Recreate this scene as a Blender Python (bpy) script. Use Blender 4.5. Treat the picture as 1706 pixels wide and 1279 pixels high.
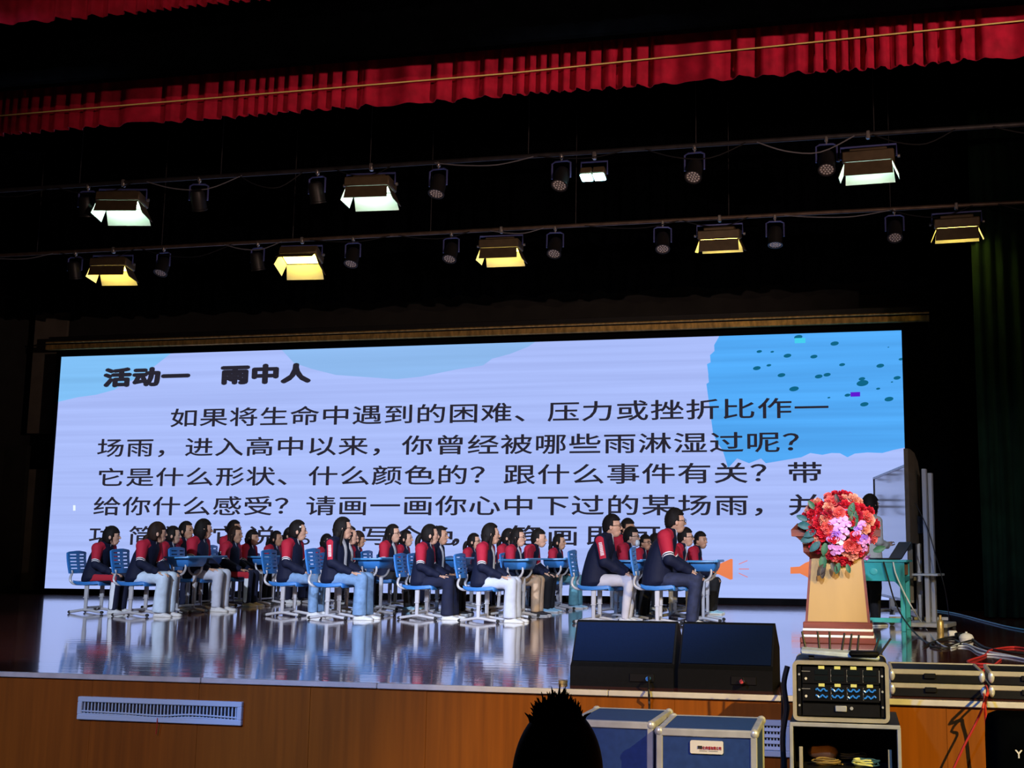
import bpy, bmesh, math, random
import numpy as np
from mathutils import Vector, Matrix

for o in list(bpy.data.objects): bpy.data.objects.remove(o, do_unlink=True)
scene = bpy.context.scene
COL = scene.collection
V = Vector
PI = math.pi
rng = random.Random(7)

# ------------------------------------------------------------------ camera
K = 1.08
F_PX, YAW, PIT, ROL, PPX, PPY = 1966.93, .208, .141, .006, 1036.42, 640.0
CAM = np.array([6.899 * K, 0.0, .8 * K])
_r = np.array([math.cos(YAW), math.sin(YAW), 0]); _fw = np.array([-math.sin(YAW), math.cos(YAW), 0]); _up = np.array([0, 0, 1.0])
CF = _fw * math.cos(PIT) + _up * math.sin(PIT); _U = _up * math.cos(PIT) - _fw * math.sin(PIT)
CR = _r * math.cos(ROL) + _U * math.sin(ROL); CU = _U * math.cos(ROL) - _r * math.sin(ROL)
cam_data = bpy.data.cameras.new('camera'); cam = bpy.data.objects.new('camera', cam_data); COL.objects.link(cam)
cam_data.sensor_width = 36; cam_data.lens = F_PX * 36 / 1706
cam_data.shift_x = (853 - PPX) / 1706
cam_data.clip_end = 200
cam.matrix_world = Matrix(((CR[0], CU[0], -CF[0], CAM[0]), (CR[1], CU[1], -CF[1], CAM[1]), (CR[2], CU[2], -CF[2], CAM[2]), (0, 0, 0, 1)))
scene.camera = cam

def ray(u, v): return CF + CR * (u - PPX) / F_PX - CU * (v - PPY) / F_PX
def aty(u, v, y):                      # photo pixel -> point at depth y
    d = ray(u, v); return V(CAM + d * (y / d[1]))
def fl(u, v, z=0.0):                   # photo pixel -> point at height z
    d = ray(u, v); return V(CAM + d * ((z - CAM[2]) / d[2]))

# ------------------------------------------------------------------ world, exposure, hall lights
w = bpy.data.worlds.new('world'); scene.world = w; w.use_nodes = True
w.node_tree.nodes['Background'].inputs[0].default_value = (.25, .4, .8, 1)
w.node_tree.nodes['Background'].inputs[1].default_value = .006
scene.view_settings.view_transform = 'Standard'; scene.view_settings.look = 'None'
scene.view_settings.exposure = 0.0; scene.view_settings.gamma = 1.0; scene.view_settings.use_curve_mapping = False

def spot(name, loc, target, power, col, size=1.0, radius=.15, blend=.4):
    l = bpy.data.lights.new(name, 'SPOT'); l.energy = power; l.color = col; l.spot_size = size; l.spot_blend = blend; l.shadow_soft_size = radius
    o = bpy.data.objects.new(name, l); COL.objects.link(o); o.location = loc
    o.rotation_euler = (V(target) - V(loc)).to_track_quat('-Z', 'Y').to_euler(); return o
# hall spotlights out of view, with added ones for lectern, valance and bars
spot('hall_spot_cool', (1.5, -3.5, 6.6), (-.2, 14.4, .5), 12500, (.7, .8, 1.0), .42, .12, .4)
spot('hall_spot_cool', (8.5, -3.5, 6.6), (3.8, 14.4, .5), 11500, (.72, .8, 1.0), .42, .12, .4)
spot('hall_spot_cool', (12.0, -3.5, 6.4), (8.6, 13.2, .3), 3600, (.85, .88, 1.0), .42, .12, .6)  # added to brighten the lectern and teal desk side
spot('hall_spot_warm', (12.5, 1.0, 4.6), (8.6, 7.6, -.3), 4600, (1.0, .72, .18), .75, .05)
spot('hall_spot_warm', (4.0, -4.0, 5.2), (3.2, 7.4, -.6), 1700, (1.0, .56, .2), .7, .1)
spot('added_spot_warm', (15.0, 1.0, 2.2), (7.5, 9.8, 5.0), 3200, (1.0, .66, .55), .8, .08, .8)  # added low spot raking the valance pleats; there is no balcony
spot('added_spot_warm', (3.5, -3.0, 2.4), (2.5, 13.5, 5.3), 850, (1.0, .68, .5), .55, .1, .8)  # added low spot that brightens the lighting bars and their lamps
spot('hall_spot_blue', (5.2, -1.0, 5.0), (6.3, 7.2, 0), 1500, (.12, .35, 1.0), .75, .1)
spot('hall_spot_blue', (-1.0, -1.5, 4.6), (1.8, 7.4, -.2), 1900, (.12, .4, 1.0), .6, .1)

# ------------------------------------------------------------------ materials
def mat(name, col, rough=.6, metal=0.0, spec=.4, var=0.0, vscale=8.0, coat=0.0, emit=None, estr=1.0, stretch=None, bump=0.0):
    m = bpy.data.materials.new(name); m.use_nodes = True
    nt = m.node_tree; b = nt.nodes['Principled BSDF']
    b.inputs['Base Color'].default_value = (*col, 1); b.inputs['Roughness'].default_value = rough
    b.inputs['Metallic'].default_value = metal; b.inputs['Specular IOR Level'].default_value = spec
    b.inputs['Coat Weight'].default_value = coat; b.inputs['Coat Roughness'].default_value = .08
    if emit: b.inputs['Emission Color'].default_value = (*emit, 1); b.inputs['Emission Strength'].default_value = estr
    if var or bump:
        tc = nt.nodes.new('ShaderNodeTexCoord'); mp = nt.nodes.new('ShaderNodeMapping'); n = nt.nodes.new('ShaderNodeTexNoise')
        if stretch: mp.inputs['Scale'].default_value = stretch
        nt.links.new(tc.outputs['Object'], mp.inputs[0]); nt.links.new(mp.outputs[0], n.inputs['Vector'])
        n.inputs['Scale'].default_value = vscale; n.inputs['Detail'].default_value = 4
        if var:
            r = nt.nodes.new('ShaderNodeValToRGB'); e = r.color_ramp.elements
            e[0].position = .3; e[1].position = .7
            e[0].color = (*[max(0, c * (1 - var)) for c in col], 1); e[1].color = (*[min(1, c * (1 + var)) for c in col], 1)
            nt.links.new(n.outputs['Fac'], r.inputs[0]); nt.links.new(r.outputs[0], b.inputs['Base Color'])
        if bump:
            bp = nt.nodes.new('ShaderNodeBump'); bp.inputs['Strength'].default_value = bump; bp.inputs['Distance'].default_value = .01
            nt.links.new(n.outputs['Fac'], bp.inputs['Height']); nt.links.new(bp.outputs[0], b.inputs['Normal'])
    return m

M = {}
def A(name, *a, **k): M[name] = mat(name, *a, **k)
A('black_cloth', (.001, .0013, .0018), 1.0, spec=.0, var=.3, vscale=6)
A('green_cloth', (.004, .014, .008), .95, spec=.1, var=.3, vscale=4)
A('red_velvet', (.45, .008, .035), .8, spec=.2, var=.25, vscale=9)
A('wall_dark', (.02, .019, .017), .9, var=.2, vscale=3)
A('wall_panel', (.13, .11, .085), .85, var=.15, vscale=3)
A('ceiling_dark', (.008, .008, .009), .95)
A('hall_floor', (.05, .045, .04), .7, var=.2)
A('screen_black', (.002, .002, .003), .6, spec=.04)
A('metal_goldlit', (.6, .38, .12), .4, metal=.6, var=.4, vscale=5, stretch=(3, 1, 1))  # warm flood reflection on the ledge put into a brighter gold
A('pipe', (.16, .11, .08), .5, metal=.6, var=.3, vscale=6)
A('pipe_dark', (.06, .055, .055), .55, metal=.6, var=.3, vscale=6)
A('lamp_black', (.014, .013, .013), .45, var=.2)
A('door_brown', (.12, .085, .045), .5, metal=.3, var=.2)
A('lamp_white', (.8, .8, .78), .5)  # inner barn door faces, whitened so the lamp glow reads brighter
A('yoke_bluelit', (.12, .14, .4), .4, metal=.4)  # blue light falling on the yokes is put into their colour
A('clamp', (.5, .48, .45), .4, metal=.8)
A('lens', (.22, .2, .19), .2, metal=.3, var=.3, vscale=60)
A('cable_black', (.015, .015, .016), .5)
A('cable_grey', (.2, .2, .22), .5)
A('cable_white', (.7, .75, .85), .45)
A('cable_blue', (.06, .32, .45), .45)
A('cable_red', (.5, .03, .03), .5)
A('cord_gold', (1, .8, .25), .4)
A('chair_blue', (.035, .19, .55), .38, spec=.5, var=.1)
A('chair_metal', (.46, .46, .5), .4, metal=.15, var=.08)
A('desk_blue', (.06, .27, .6), .32, spec=.5)
A('rubber', (.02, .02, .022), .7)
A('skin', (.62, .36, .25), .5, var=.08, vscale=20)
A('skin_tan', (.5, .27, .17), .5, var=.08, vscale=20)
A('hair', (.008, .006, .006), .65, spec=.15, var=.4, vscale=30, stretch=(1, 1, .2))
A('hair_brown', (.022, .011, .008), .65, spec=.15, var=.4, vscale=30, stretch=(1, 1, .2))
A('eye_dark', (.01, .008, .008), .25)
A('lips', (.45, .14, .12), .5)
A('glass_frame', (.02, .02, .025), .3)
A('mask_white', (.8, .85, .9), .7)
A('shoe_white', (.6, .61, .64), .5, var=.1, vscale=30)
A('shoe_dark', (.03, .03, .04), .5)
A('shoe_tan', (.5, .4, .25), .6)
A('shoe_blue', (.3, .55, .75), .5)
A('sole', (.65, .65, .64), .6)
A('sock_pink', (.7, .3, .32), .8)
A('denim', (.16, .28, .48), .85, var=.25, vscale=12, bump=.3)
A('denim_light', (.5, .62, .78), .85, var=.15, vscale=10, bump=.3)
A('denim_pale', (.5, .54, .66), .85, var=.1, vscale=10, bump=.3)
A('denim_teal', (.12, .33, .42), .85, var=.2, vscale=12)
A('cloth_navy', (.006, .009, .034), .85, var=.2, vscale=14)
A('cloth_black', (.009, .009, .012), .85, var=.2)
A('cloth_beige', (.55, .38, .25), .85, var=.12)
A('cloth_grey', (.5, .49, .55), .85, var=.1)
A('denim_dark', (.016, .022, .06), .8, var=.3, vscale=16, bump=.3)
A('cardigan', (.46, .45, .42), .9, var=.12, vscale=20)
A('teal_paint', (.02, .33, .42), .45, var=.2, vscale=6)
A('teal_edge', (.05, .42, .5), .45, var=.2, vscale=6)
A('wood_raw', (.32, .14, .05), .6, var=.25, vscale=6, stretch=(1, 1, .2))
A('wood_red', (.16, .035, .018), .3, spec=.5, coat=.4, var=.3, vscale=5, stretch=(.3, 1, 2))
A('wood_gold', (.40, .235, .06), .35, spec=.5, coat=.2, var=.12, vscale=3, stretch=(1, 1, .25))
A('strip_white', (.85, .78, .68), .35)
A('speaker_black', (.003, .0035, .005), .6, spec=.12, var=.2, vscale=40)
A('panel_bluelit', (.0015, .007, .034), .7, spec=.06, var=.25, vscale=300)  # black loudspeaker panel with the blue light on it painted in
A('plug_blue', (.05, .25, .8), .4)
A('plug_red', (.7, .08, .08), .4)
A('alu', (.62, .64, .68), .35, metal=.45, var=.12, vscale=12)
A('alu_gold', (.62, .57, .44), .38, metal=.5, var=.12, vscale=12)
A('case_blue', (.018, .05, .2), .45, var=.12, vscale=30)
A('case_black', (.006, .006, .007), .5, spec=.2, var=.2, vscale=30)
A('rack_black', (.004, .004, .005), .5, spec=.2)
A('tag_yellow', (.75, .75, .25), .6)
A('lcd', (.01, .03, .08), .2, emit=(.05, .35, .9), estr=.55, var=0)
A('lcd_dark', (.008, .012, .016), .2)
A('white_paint', (.75, .77, .8), .45)
A('vent_white', (.55, .7, .9), .45)
A('vent_dark', (.006, .008, .015), .8)
A('plate_white', (.72, .7, .68), .5)
A('ink_red', (.4, .02, .03), .6)
A('ink_black', (.02, .02, .025), .6)
A('router_grey', (.5, .6, .75), .45, var=.15, vscale=20)
A('board_white', (.85, .87, .92), .1, spec=.6, coat=.8)
A('board_frame', (.1, .085, .06), .5)
A('board_back', (.08, .058, .035), .6, var=.2)
A('post_grey', (.42, .42, .44), .45, metal=.3)
A('brass', (.6, .42, .15), .4, metal=.6)
A('bag_orange', (.5, .2, .06), .6, var=.2)
A('petal_red', (.6, .012, .03), .55, var=.25, vscale=40)
A('petal_coral', (.8, .13, .12), .55, var=.2, vscale=40)
A('petal_peach', (.85, .36, .24), .55, var=.15, vscale=40)
A('petal_crimson', (.42, .008, .03), .55, var=.25, vscale=40)
A('petal_lilac', (.72, .3, .66), .5, var=.3, vscale=45)
A('petal_white', (.8, .7, .78), .5)
A('petal_violet', (.3, .12, .6), .5, var=.3, vscale=45)
A('leaf_green', (.02, .1, .045), .5, var=.3, vscale=25)
A('leaf_teal', (.015, .085, .1), .5, var=.3, vscale=25)
A('leaf_dark', (.03, .02, .015), .5, var=.3, vscale=25)
A('laptop', (.012, .013, .015), .35)

# stage floor: glossy dark red-brown boards running across the stage
def floor_material():
    m = bpy.data.materials.new('stage_boards'); m.use_nodes = True; nt = m.node_tree; b = nt.nodes['Principled BSDF']
    L = nt.links.new; N = nt.nodes.new
    tc = N('ShaderNodeTexCoord'); mp = N('ShaderNodeMapping'); mp.inputs['Scale'].default_value = (1, 1, 1)
    L(tc.outputs['Object'], mp.inputs[0])
    br = N('ShaderNodeTexBrick'); br.inputs['Scale'].default_value = 1.0; br.inputs['Brick Width'].default_value = 1.8; br.inputs['Row Height'].default_value = .09
    br.inputs['Mortar Size'].default_value = .0025; br.inputs['Mortar Smooth'].default_value = .6
    br.inputs['Color1'].default_value = (.22, .055, .04, 1); br.inputs['Color2'].default_value = (.14, .035, .028, 1); br.inputs['Mortar'].default_value = (.03, .01, .01, 1)
    L(mp.outputs[0], br.inputs['Vector'])
    n = N('ShaderNodeTexNoise'); n.inputs['Scale'].default_value = 3; n.inputs['Detail'].default_value = 5
    mp2 = N('ShaderNodeMapping'); mp2.inputs['Scale'].default_value = (.5, 9, 1); L(tc.outputs['Object'], mp2.inputs[0]); L(mp2.outputs[0], n.inputs['Vector'])
    mx = N('ShaderNodeMix'); mx.data_type = 'RGBA'; mx.blend_type = 'MULTIPLY'; mx.inputs[0].default_value = .5
    L(br.outputs['Color'], mx.inputs[6]); L(n.outputs['Color'], mx.inputs[7]); L(mx.outputs[2], b.inputs['Base Color'])
    b.inputs['Roughness'].default_value = .17; b.inputs['Specular IOR Level'].default_value = .8
    b.inputs['Coat Weight'].default_value = 1.0; b.inputs['Coat Roughness'].default_value = .05
    wv = N('ShaderNodeTexNoise'); wv.inputs['Scale'].default_value = 2.2; wv.inputs['Detail'].default_value = 2
    mp3 = N('ShaderNodeMapping'); mp3.inputs['Scale'].default_value = (.25, 4.5, 1); L(tc.outputs['Object'], mp3.inputs[0]); L(mp3.outputs[0], wv.inputs['Vector'])
    fn_ = N('ShaderNodeTexNoise'); fn_.inputs['Scale'].default_value = 2.0; mp4 = N('ShaderNodeMapping'); mp4.inputs['Scale'].default_value = (.3, 15, 1); L(tc.outputs['Object'], mp4.inputs[0]); L(mp4.outputs[0], fn_.inputs['Vector'])
    av = N('ShaderNodeMath'); av.operation = 'MULTIPLY_ADD'; av.inputs[1].default_value = .22; L(fn_.outputs['Fac'], av.inputs[0]); L(wv.outputs['Fac'], av.inputs[2])
    ad = N('ShaderNodeMath'); ad.operation = 'MULTIPLY_ADD'; ad.inputs[1].default_value = -.25; L(br.outputs['Fac'], ad.inputs[0]); L(av.outputs[0], ad.inputs[2])
    bp = N('ShaderNodeBump'); bp.inputs['Strength'].default_value = .16; bp.inputs['Distance'].default_value = .006
    L(ad.outputs[0], bp.inputs['Height']); L(bp.outputs[0], b.inputs['Normal']); L(bp.outputs[0], b.inputs['Coat Normal'])
    return m
M['stage_boards'] = floor_material()
A('front_panel', (.26, .072, .004), .5, spec=.2, var=.16, vscale=4, stretch=(6, 1, .25))
A('lip_stone', (.62, .6, .6), .45, var=.12, vscale=9)

def emission_stripes(name, col, amp=.06, strength=1.0, scale=9.0):
    m = bpy.data.materials.new(name); m.use_nodes = True; nt = m.node_tree; nt.nodes.clear(); L = nt.links.new; N = nt.nodes.new
    out = N('ShaderNodeOutputMaterial'); e = N('ShaderNodeEmission'); L(e.outputs[0], out.inputs[0]); e.inputs[1].default_value = strength
    tc = N('ShaderNodeTexCoord'); mp = N('ShaderNodeMapping'); mp.inputs['Scale'].default_value = (.12, 1, scale); L(tc.outputs['Object'], mp.inputs[0])
    n = N('ShaderNodeTexNoise'); n.inputs['Scale'].default_value = 1; n.inputs['Detail'].default_value = 3; L(mp.outputs[0], n.inputs['Vector'])
    r = N('ShaderNodeValToRGB'); r.color_ramp.elements[0].position = .35; r.color_ramp.elements[1].position = .65
    r.color_ramp.elements[0].color = (*[c * (1 - amp) for c in col], 1); r.color_ramp.elements[1].color = (*[min(1, c * (1 + amp)) for c in col], 1)
    L(n.outputs['Fac'], r.inputs[0]); L(r.outputs[0], e.inputs[0]); return m
M['led_base'] = emission_stripes('led_base', (.405, .51, .965), .06)
M['led_blue'] = emission_stripes('led_blue', (.085, .40, .93), .10, scale=5)
M['led_sky'] = emission_stripes('led_sky', (.22, .53, .93), .08, scale=4)
M['led_haze'] = emission_stripes('led_haze', (.27, .49, .86), .05, scale=4)
M['led_drop'] = emission_stripes('led_drop', (.005, .13, .24), .02)
M['led_purple'] = emission_stripes('led_purple', (.12, .01, .65), .02)
M['led_cyan'] = emission_stripes('led_cyan', (.06, .62, .85), .02)
M['led_orange'] = emission_stripes('led_orange', (.85, .23, .09), .04)
M['led_rose'] = emission_stripes('led_rose', (.75, .25, .3), .02)
M['led_white'] = emission_stripes('led_white', (.85, .95, 1), .02)
M['led_ink'] = emission_stripes('led_ink', (.022, .02, .032), .1)
M['flood_cool'] = emission_stripes('flood_cool', (.62, 1.0, .74), .02, 22.0)
M['flood_warm'] = emission_stripes('flood_warm', (1.0, .72, .1), .02, 22.0)
M['flood_cyan'] = emission_stripes('flood_cyan', (.4, .9, 1.0), .02, 14.0)

# ------------------------------------------------------------------ mesh helpers
def link(o, parent=None):
    COL.objects.link(o)
    if parent is not None: o.parent = parent
    return o
def tag(o, label=None, cat=None, group=None, kind=None):
    if label: o['label'] = label
    if cat: o['category'] = cat
    if group: o['group'] = group
    if kind: o['kind'] = kind
    return o
def empty(name, loc=(0, 0, 0), rz=0.0, label=None, cat=None, group=None):
    o = bpy.data.objects.new(name, None); o.empty_display_size = .1; link(o); o.location = loc; o.rotation_euler = (0, 0, rz)
    return tag(o, label, cat, group)
def inst(name, me, parent=None, mx=None, m=None):
    o = bpy.data.objects.new(name, me); link(o, parent)
    if mx is not None: o.matrix_local = mx
    if m is not None:
        o.material_slots[0].link = 'OBJECT'; o.material_slots[0].material = m
    return o

class B:
    def __init__(s): s.v = []; s.f = []
    def add(s, vs, fs, mx=None):
        k = len(s.v)
        s.v += [tuple(mx @ V(p)) if mx is not None else tuple(p) for p in vs]
        s.f += [tuple(i + k for i in f) for f in fs]; return s
    def box(s, c, d, bev=0.0, mx=None):
        hx, hy, hz = [x / 2 for x in d]; b = min(bev, hx * .9, hy * .9, hz * .9)
        T = Matrix.Translation(V(c)); T = mx @ T if mx is not None else T
        if b <= 0:
            vs = [(x, y, z) for x in (-hx, hx) for y in (-hy, hy) for z in (-hz, hz)]
            return s.add(vs, [(0, 1, 3, 2), (4, 6, 7, 5), (0, 4, 5, 1), (2, 3, 7, 6), (0, 2, 6, 4), (1, 5, 7, 3)], T)
        bm = bmesh.new(); vs = []
        for x in (-1, 1):
            for y in (-1, 1):
                for z in (-1, 1):
                    vs += [(x * hx, y * (hy - b), z * (hz - b)), (x * (hx - b), y * hy, z * (hz - b)), (x * (hx - b), y * (hy - b), z * hz)]
        for p in vs: bm.verts.new(p)
        r = bmesh.ops.convex_hull(bm, input=bm.verts); bm.verts.ensure_lookup_table(); bm.verts.index_update()
        s.add([v.co[:] for v in bm.verts], [[v.index for v in f.verts] for f in bm.faces], T); bm.free(); return s
    def loft(s, rings, mx=None, cap=True, close=False):
        n = len(rings[0]); vs = [p for r in rings for p in r]; fs = []
        m = len(rings)
        for i in range(m - 1 + (1 if close else 0)):
            a, b = i * n, ((i + 1) % m) * n
            for j in range(n):
                k = (j + 1) % n; fs.append((a + j, a + k, b + k, b + j))
        if cap and not close: fs += [tuple(range(n))[::-1], tuple(range((m - 1) * n, m * n))]
        return s.add(vs, fs, mx)
    def tube(s, path, r, n=8, mx=None, close=False, flat=1.0):
        P = [V(p) for p in path]; rs = r if isinstance(r, (list, tuple)) else [r] * len(P); rings = []; prev = None
        for i, p in enumerate(P):
            if close: d = P[(i + 1) % len(P)] - P[i - 1]
            else: d = P[min(i + 1, len(P) - 1)] - P[max(i - 1, 0)]
            d = d.normalized() if d.length > 1e-9 else V((0, 0, 1))
            if prev is None: a = d.orthogonal().normalized()
            else:
                a = prev - d * prev.dot(d); a = a.normalized() if a.length > 1e-6 else d.orthogonal().normalized()
            prev = a; c = d.cross(a)
            rings.append([tuple(p + (a * math.cos(t) * flat + c * math.sin(t)) * rs[i]) for t in [2 * PI * j / n for j in range(n)]])
        return s.loft(rings, mx, close=close)
    def cyl(s, a, b, r, n=14, mx=None, r2=None): return s.tube([a, b], [r, r2 if r2 is not None else r], n, mx)
    def ell(s, c, r, nu=16, nv=10, mx=None, fn=None):
        r = r if isinstance(r, (list, tuple)) else (r, r, r); vs = []; fs = []
        for i in range(nv + 1):
            th = PI * i / nv
            for j in range(nu):
                ph = 2 * PI * j / nu; d = V((math.sin(th) * math.cos(ph), math.sin(th) * math.sin(ph), math.cos(th)))
                k = fn(d) if fn else 1.0
                vs.append((c[0] + d.x * r[0] * k, c[1] + d.y * r[1] * k, c[2] + d.z * r[2] * k))
        for i in range(nv):
            for j in range(nu):
                k = (j + 1) % nu; a, b = i * nu, (i + 1) * nu
                if i == 0: fs.append((a, b + j, b + k))
                elif i == nv - 1: fs.append((a + j, b, a + k))
                else: fs.append((a + j, b + j, b + k, a + k))
        return s.add(vs, fs, mx)
    def prism(s, poly, fn, t0, t1, mx=None):      # polygon (a,b) -> fn(a,b,t)
        n = len(poly); vs = [fn(a, b, t0) for a, b in poly] + [fn(a, b, t1) for a, b in poly]
        fs = [tuple(range(n))[::-1], tuple(range(n, 2 * n))] + [(i, (i + 1) % n, n + (i + 1) % n, n + i) for i in range(n)]
        return s.add(vs, fs, mx)
    def plate(s, xs, ys, solid, fn, th, mx=None):  # cells of a grid as a thick plate; fn(x,y,t)->point
        nx, ny = len(xs) - 1, len(ys) - 1; S = lambda i, j: 0 <= i < nx and 0 <= j < ny and solid(i, j)
        for i in range(nx):
            for j in range(ny):
                if not S(i, j): continue
                q = [(xs[i], ys[j]), (xs[i + 1], ys[j]), (xs[i + 1], ys[j + 1]), (xs[i], ys[j + 1])]
                a = [fn(x, y, 0) for x, y in q]; b = [fn(x, y, th) for x, y in q]
                fs = [(3, 2, 1, 0), (4, 5, 6, 7)]
                for k, (di, dj) in enumerate(((0, -1), (1, 0), (0, 1), (-1, 0))):
                    if not S(i + di, j + dj): fs.append((k, (k + 1) % 4, 4 + (k + 1) % 4, 4 + k))
                s.add(a + b, fs, mx)
        return s
    def mesh(s, name, m=None, smooth=True, ang=40):
        me = bpy.data.meshes.new(name); me.from_pydata(s.v, [], s.f); me.update()
        bm = bmesh.new(); bm.from_mesh(me); bmesh.ops.remove_doubles(bm, verts=bm.verts, dist=1e-5)
        bmesh.ops.recalc_face_normals(bm, faces=bm.faces); bm.to_mesh(me); bm.free()
        if smooth:
            for p in me.polygons: p.use_smooth = True
            me.set_sharp_from_angle(angle=math.radians(ang))
        if m is not None: me.materials.append(m if not isinstance(m, str) else M[m])
        return me
    def build(s, name, m, parent=None, smooth=True, ang=40, mx=None):
        return inst(name, s.mesh(name, m, smooth, ang), parent, mx)

def Rz(a): return Matrix.Rotation(a, 4, 'Z')
def Rx(a): return Matrix.Rotation(a, 4, 'X')
def Ry(a): return Matrix.Rotation(a, 4, 'Y')
def T(*p): return Matrix.Translation(V(p if len(p) == 3 else p[0]))
def spline(pts, n=6):
    P = [V(p) for p in pts]; out = []
    for i in range(len(P) - 1):
        p0, p1, p2, p3 = P[max(i - 1, 0)], P[i], P[i + 1], P[min(i + 2, len(P) - 1)]
        for k in range(n):
            t = k / n; out.append(.5 * ((2 * p1) + (p2 - p0) * t + (2 * p0 - 5 * p1 + 4 * p2 - p3) * t * t + (3 * p1 - p0 - 3 * p2 + p3) * t ** 3))
    return out + [P[-1]]
def struct(name, b, m, smooth=False, parent=None):
    o = b.build(name, m, parent, smooth)
    if parent is None: o['kind'] = 'structure'
    return o

# ------------------------------------------------------------------ the setting
YL = 6.876 * K                 # front edge of the stage
YS = 18.59 * K; SW = 14.832 * K; ZB = .1 * K; ZT = 4.235 * K
GZ = -1.05                     # hall floor
struct('floor', B().box((3, YL + 7.63, -.03), (26, 15.2, .06)), 'stage_boards')
struct('floor_hall', B().box((4, 1.2, GZ - .05), (34, 12.4 + 8, .1)), 'hall_floor')
struct('wall_back', B().box((3, YS + 1.1, 4.2), (30, .1, 8.6)), 'wall_dark')
struct('wall_left', B().box((-9.6, YL + 7.6, 4.2), (.1, 15.2, 8.6)), 'wall_dark')
struct('wall_right', B().box((15.6, YL + 7.6, 4.2), (.1, 15.2, 8.6)), 'wall_dark')
struct('ceiling', B().box((3, YL + 7.6, 8.6), (26, 15.2, .1)), 'ceiling_dark')
# panels on the wall beside the screen
wl = B()
for k, (u0, v0, u1, v1) in enumerate([(60, 520, 100, 722), (30, 782, 76, 984)]):
    a = aty(u0, v0, YS + .6); c = aty(u1, v1, YS + .6)
    o = B().box(((a.x + c.x) / 2, YS + .62, (a.z + c.z) / 2), (c.x - a.x, .06, a.z - c.z), .01).build('trim_%d' % (k + 1), 'wall_panel')
    o['kind'] = 'structure'
a = aty(-40, 700, YS + .5); o = B().box((a.x + .3, YS + .55, 1.45), (1.9, .1, 2.9), .01).build('door_1', 'wall_dark'); o['kind'] = 'structure'

# stage front: wooden panels (each its own piece) on a backing wall, stone lip pieces on top
front = struct('wall_stage_front', B().box((4, YL + .2, GZ / 2 - .03), (34, .3, -GZ - .06)), 'wall_dark')
x = -6.0
while x < 16:
    wd = .815
    B().box((x + wd / 2, YL + .035 + rng.uniform(-.002, .002), (GZ - .034) / 2), (wd - .0015, .03, -GZ - .036), .0008).build('panel', 'front_panel', front, False); x += wd
lip = struct('trim_stage_edge', B().box((4, YL + .04, -.028), (34, .02, .01)), 'lip_stone')
seams = [aty(u, v, YL).x for u, v in ((335, 1126), (628, 1139), (1013, 1148), (1301, 1157))]
xs = [-6, -4.2, -2.4, -.6] + [-.6 + (seams[0] + .6) * .5] + seams + [seams[-1] + 1.2 * k for k in range(1, 7)]
for a, b_ in zip(xs, xs[1:]):
    B().box(((a + b_) / 2, YL + .014, -.0145 + rng.uniform(-.001, .001)), (b_ - a - .004, .036, .034), .004).build('edge_piece', 'lip_stone', lip, False)

# ------------------------------------------------------------------ LED screen with its slide
scr = empty('led_screen', (0, YS, 0), 0, 'wide lit LED screen showing a slide of Chinese writing at the stage back', 'screen')
def sl(u, v, t=0.0):
    p = aty(u, v, YS - .004); return V((p.x, 0, p.z))
B().box((0, .06, (ZB + ZT) / 2), (SW + .02, .1, ZT - ZB)).build('cabinet', 'screen_black', scr, False)
B().box((0, 0, (ZB + ZT) / 2), (SW, .012, ZT - ZB)).build('display_panel', 'led_base', scr, False)
fr = B(); fw_ = .1
for (cx_, cz, dx, dz) in ((0, ZT + fw_ / 2, SW + 2 * fw_, fw_), (0, (ZB) / 2, SW + 2 * fw_, ZB), (-SW / 2 - fw_ / 2, (ZB + ZT) / 2, fw_, ZT - ZB), (SW / 2 + fw_ / 2, (ZB + ZT) / 2, fw_, ZT - ZB)):
    B().box((cx_, .04, cz), (dx, .14, dz), .004).build('frame_bar', 'screen_black', scr, False)
LAY = [0]
def slide_poly(name, pts, m):
    LAY[0] += 1; y = -.008 - .0006 * LAY[0]
    P = [sl(u, v) for u, v in pts]
    P = [V((min(max(p.x, -SW / 2), SW / 2), y, min(max(p.z, ZB), ZT))) for p in P]
    bm = bmesh.new(); vs = [bm.verts.new(p) for p in P]; f = bm.faces.new(vs); bmesh.ops.triangulate(bm, faces=[f])
    me = bpy.data.meshes.new(name); bm.to_mesh(me); bm.free(); me.materials.append(M[m]); return inst(name, me, scr)
def jag(pts, amp, n=3):
    out = []
    for (a, b_), (c, d) in zip(pts, pts[1:] + pts[:1]):
        out.append((a, b_))
        for k in range(1, n): t = k / n; out.append((a + (c - a) * t + rng.uniform(-amp, amp), b_ + (d - b_) * t + rng.uniform(-amp, amp)))
    return out
slide_poly('slide_patch', [(103, 590), (285, 585), (270, 600), (252, 611), (248, 618), (225, 632), (205, 640), (190, 650), (160, 658), (130, 662), (95, 670)], 'led_sky')
slide_poly('slide_patch', [(470, 575), (892, 565), (880, 578), (850, 590), (820, 598), (805, 609), (760, 616), (700, 628), (660, 632), (600, 627), (560, 625), (520, 615), (490, 605)], 'led_haze')
slide_poly('slide_patch', [(1198, 555), (1197, 563), (1190, 575), (1194, 582), (1183, 592), (1188, 602), (1178, 607), (1189, 613), (1180, 625), (1189, 632), (1177, 640), (1187, 647), (1180, 658), (1191, 667), (1185, 688), (1187, 702), (1190, 712), (1188, 722), (1195, 738), (1204, 750), (1219, 757), (1212, 766), (1213, 780), (1228, 764), (1262, 758), (1248, 772), (1268, 764), (1276, 772), (1300, 768), (1335, 762), (1350, 755), (1370, 758), (1395, 753), (1412, 762), (1424, 756), (1426, 749), (1445, 754), (1470, 755), (1488, 750), (1512, 746), (1512, 552), (1508, 545)], 'led_blue')
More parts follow.
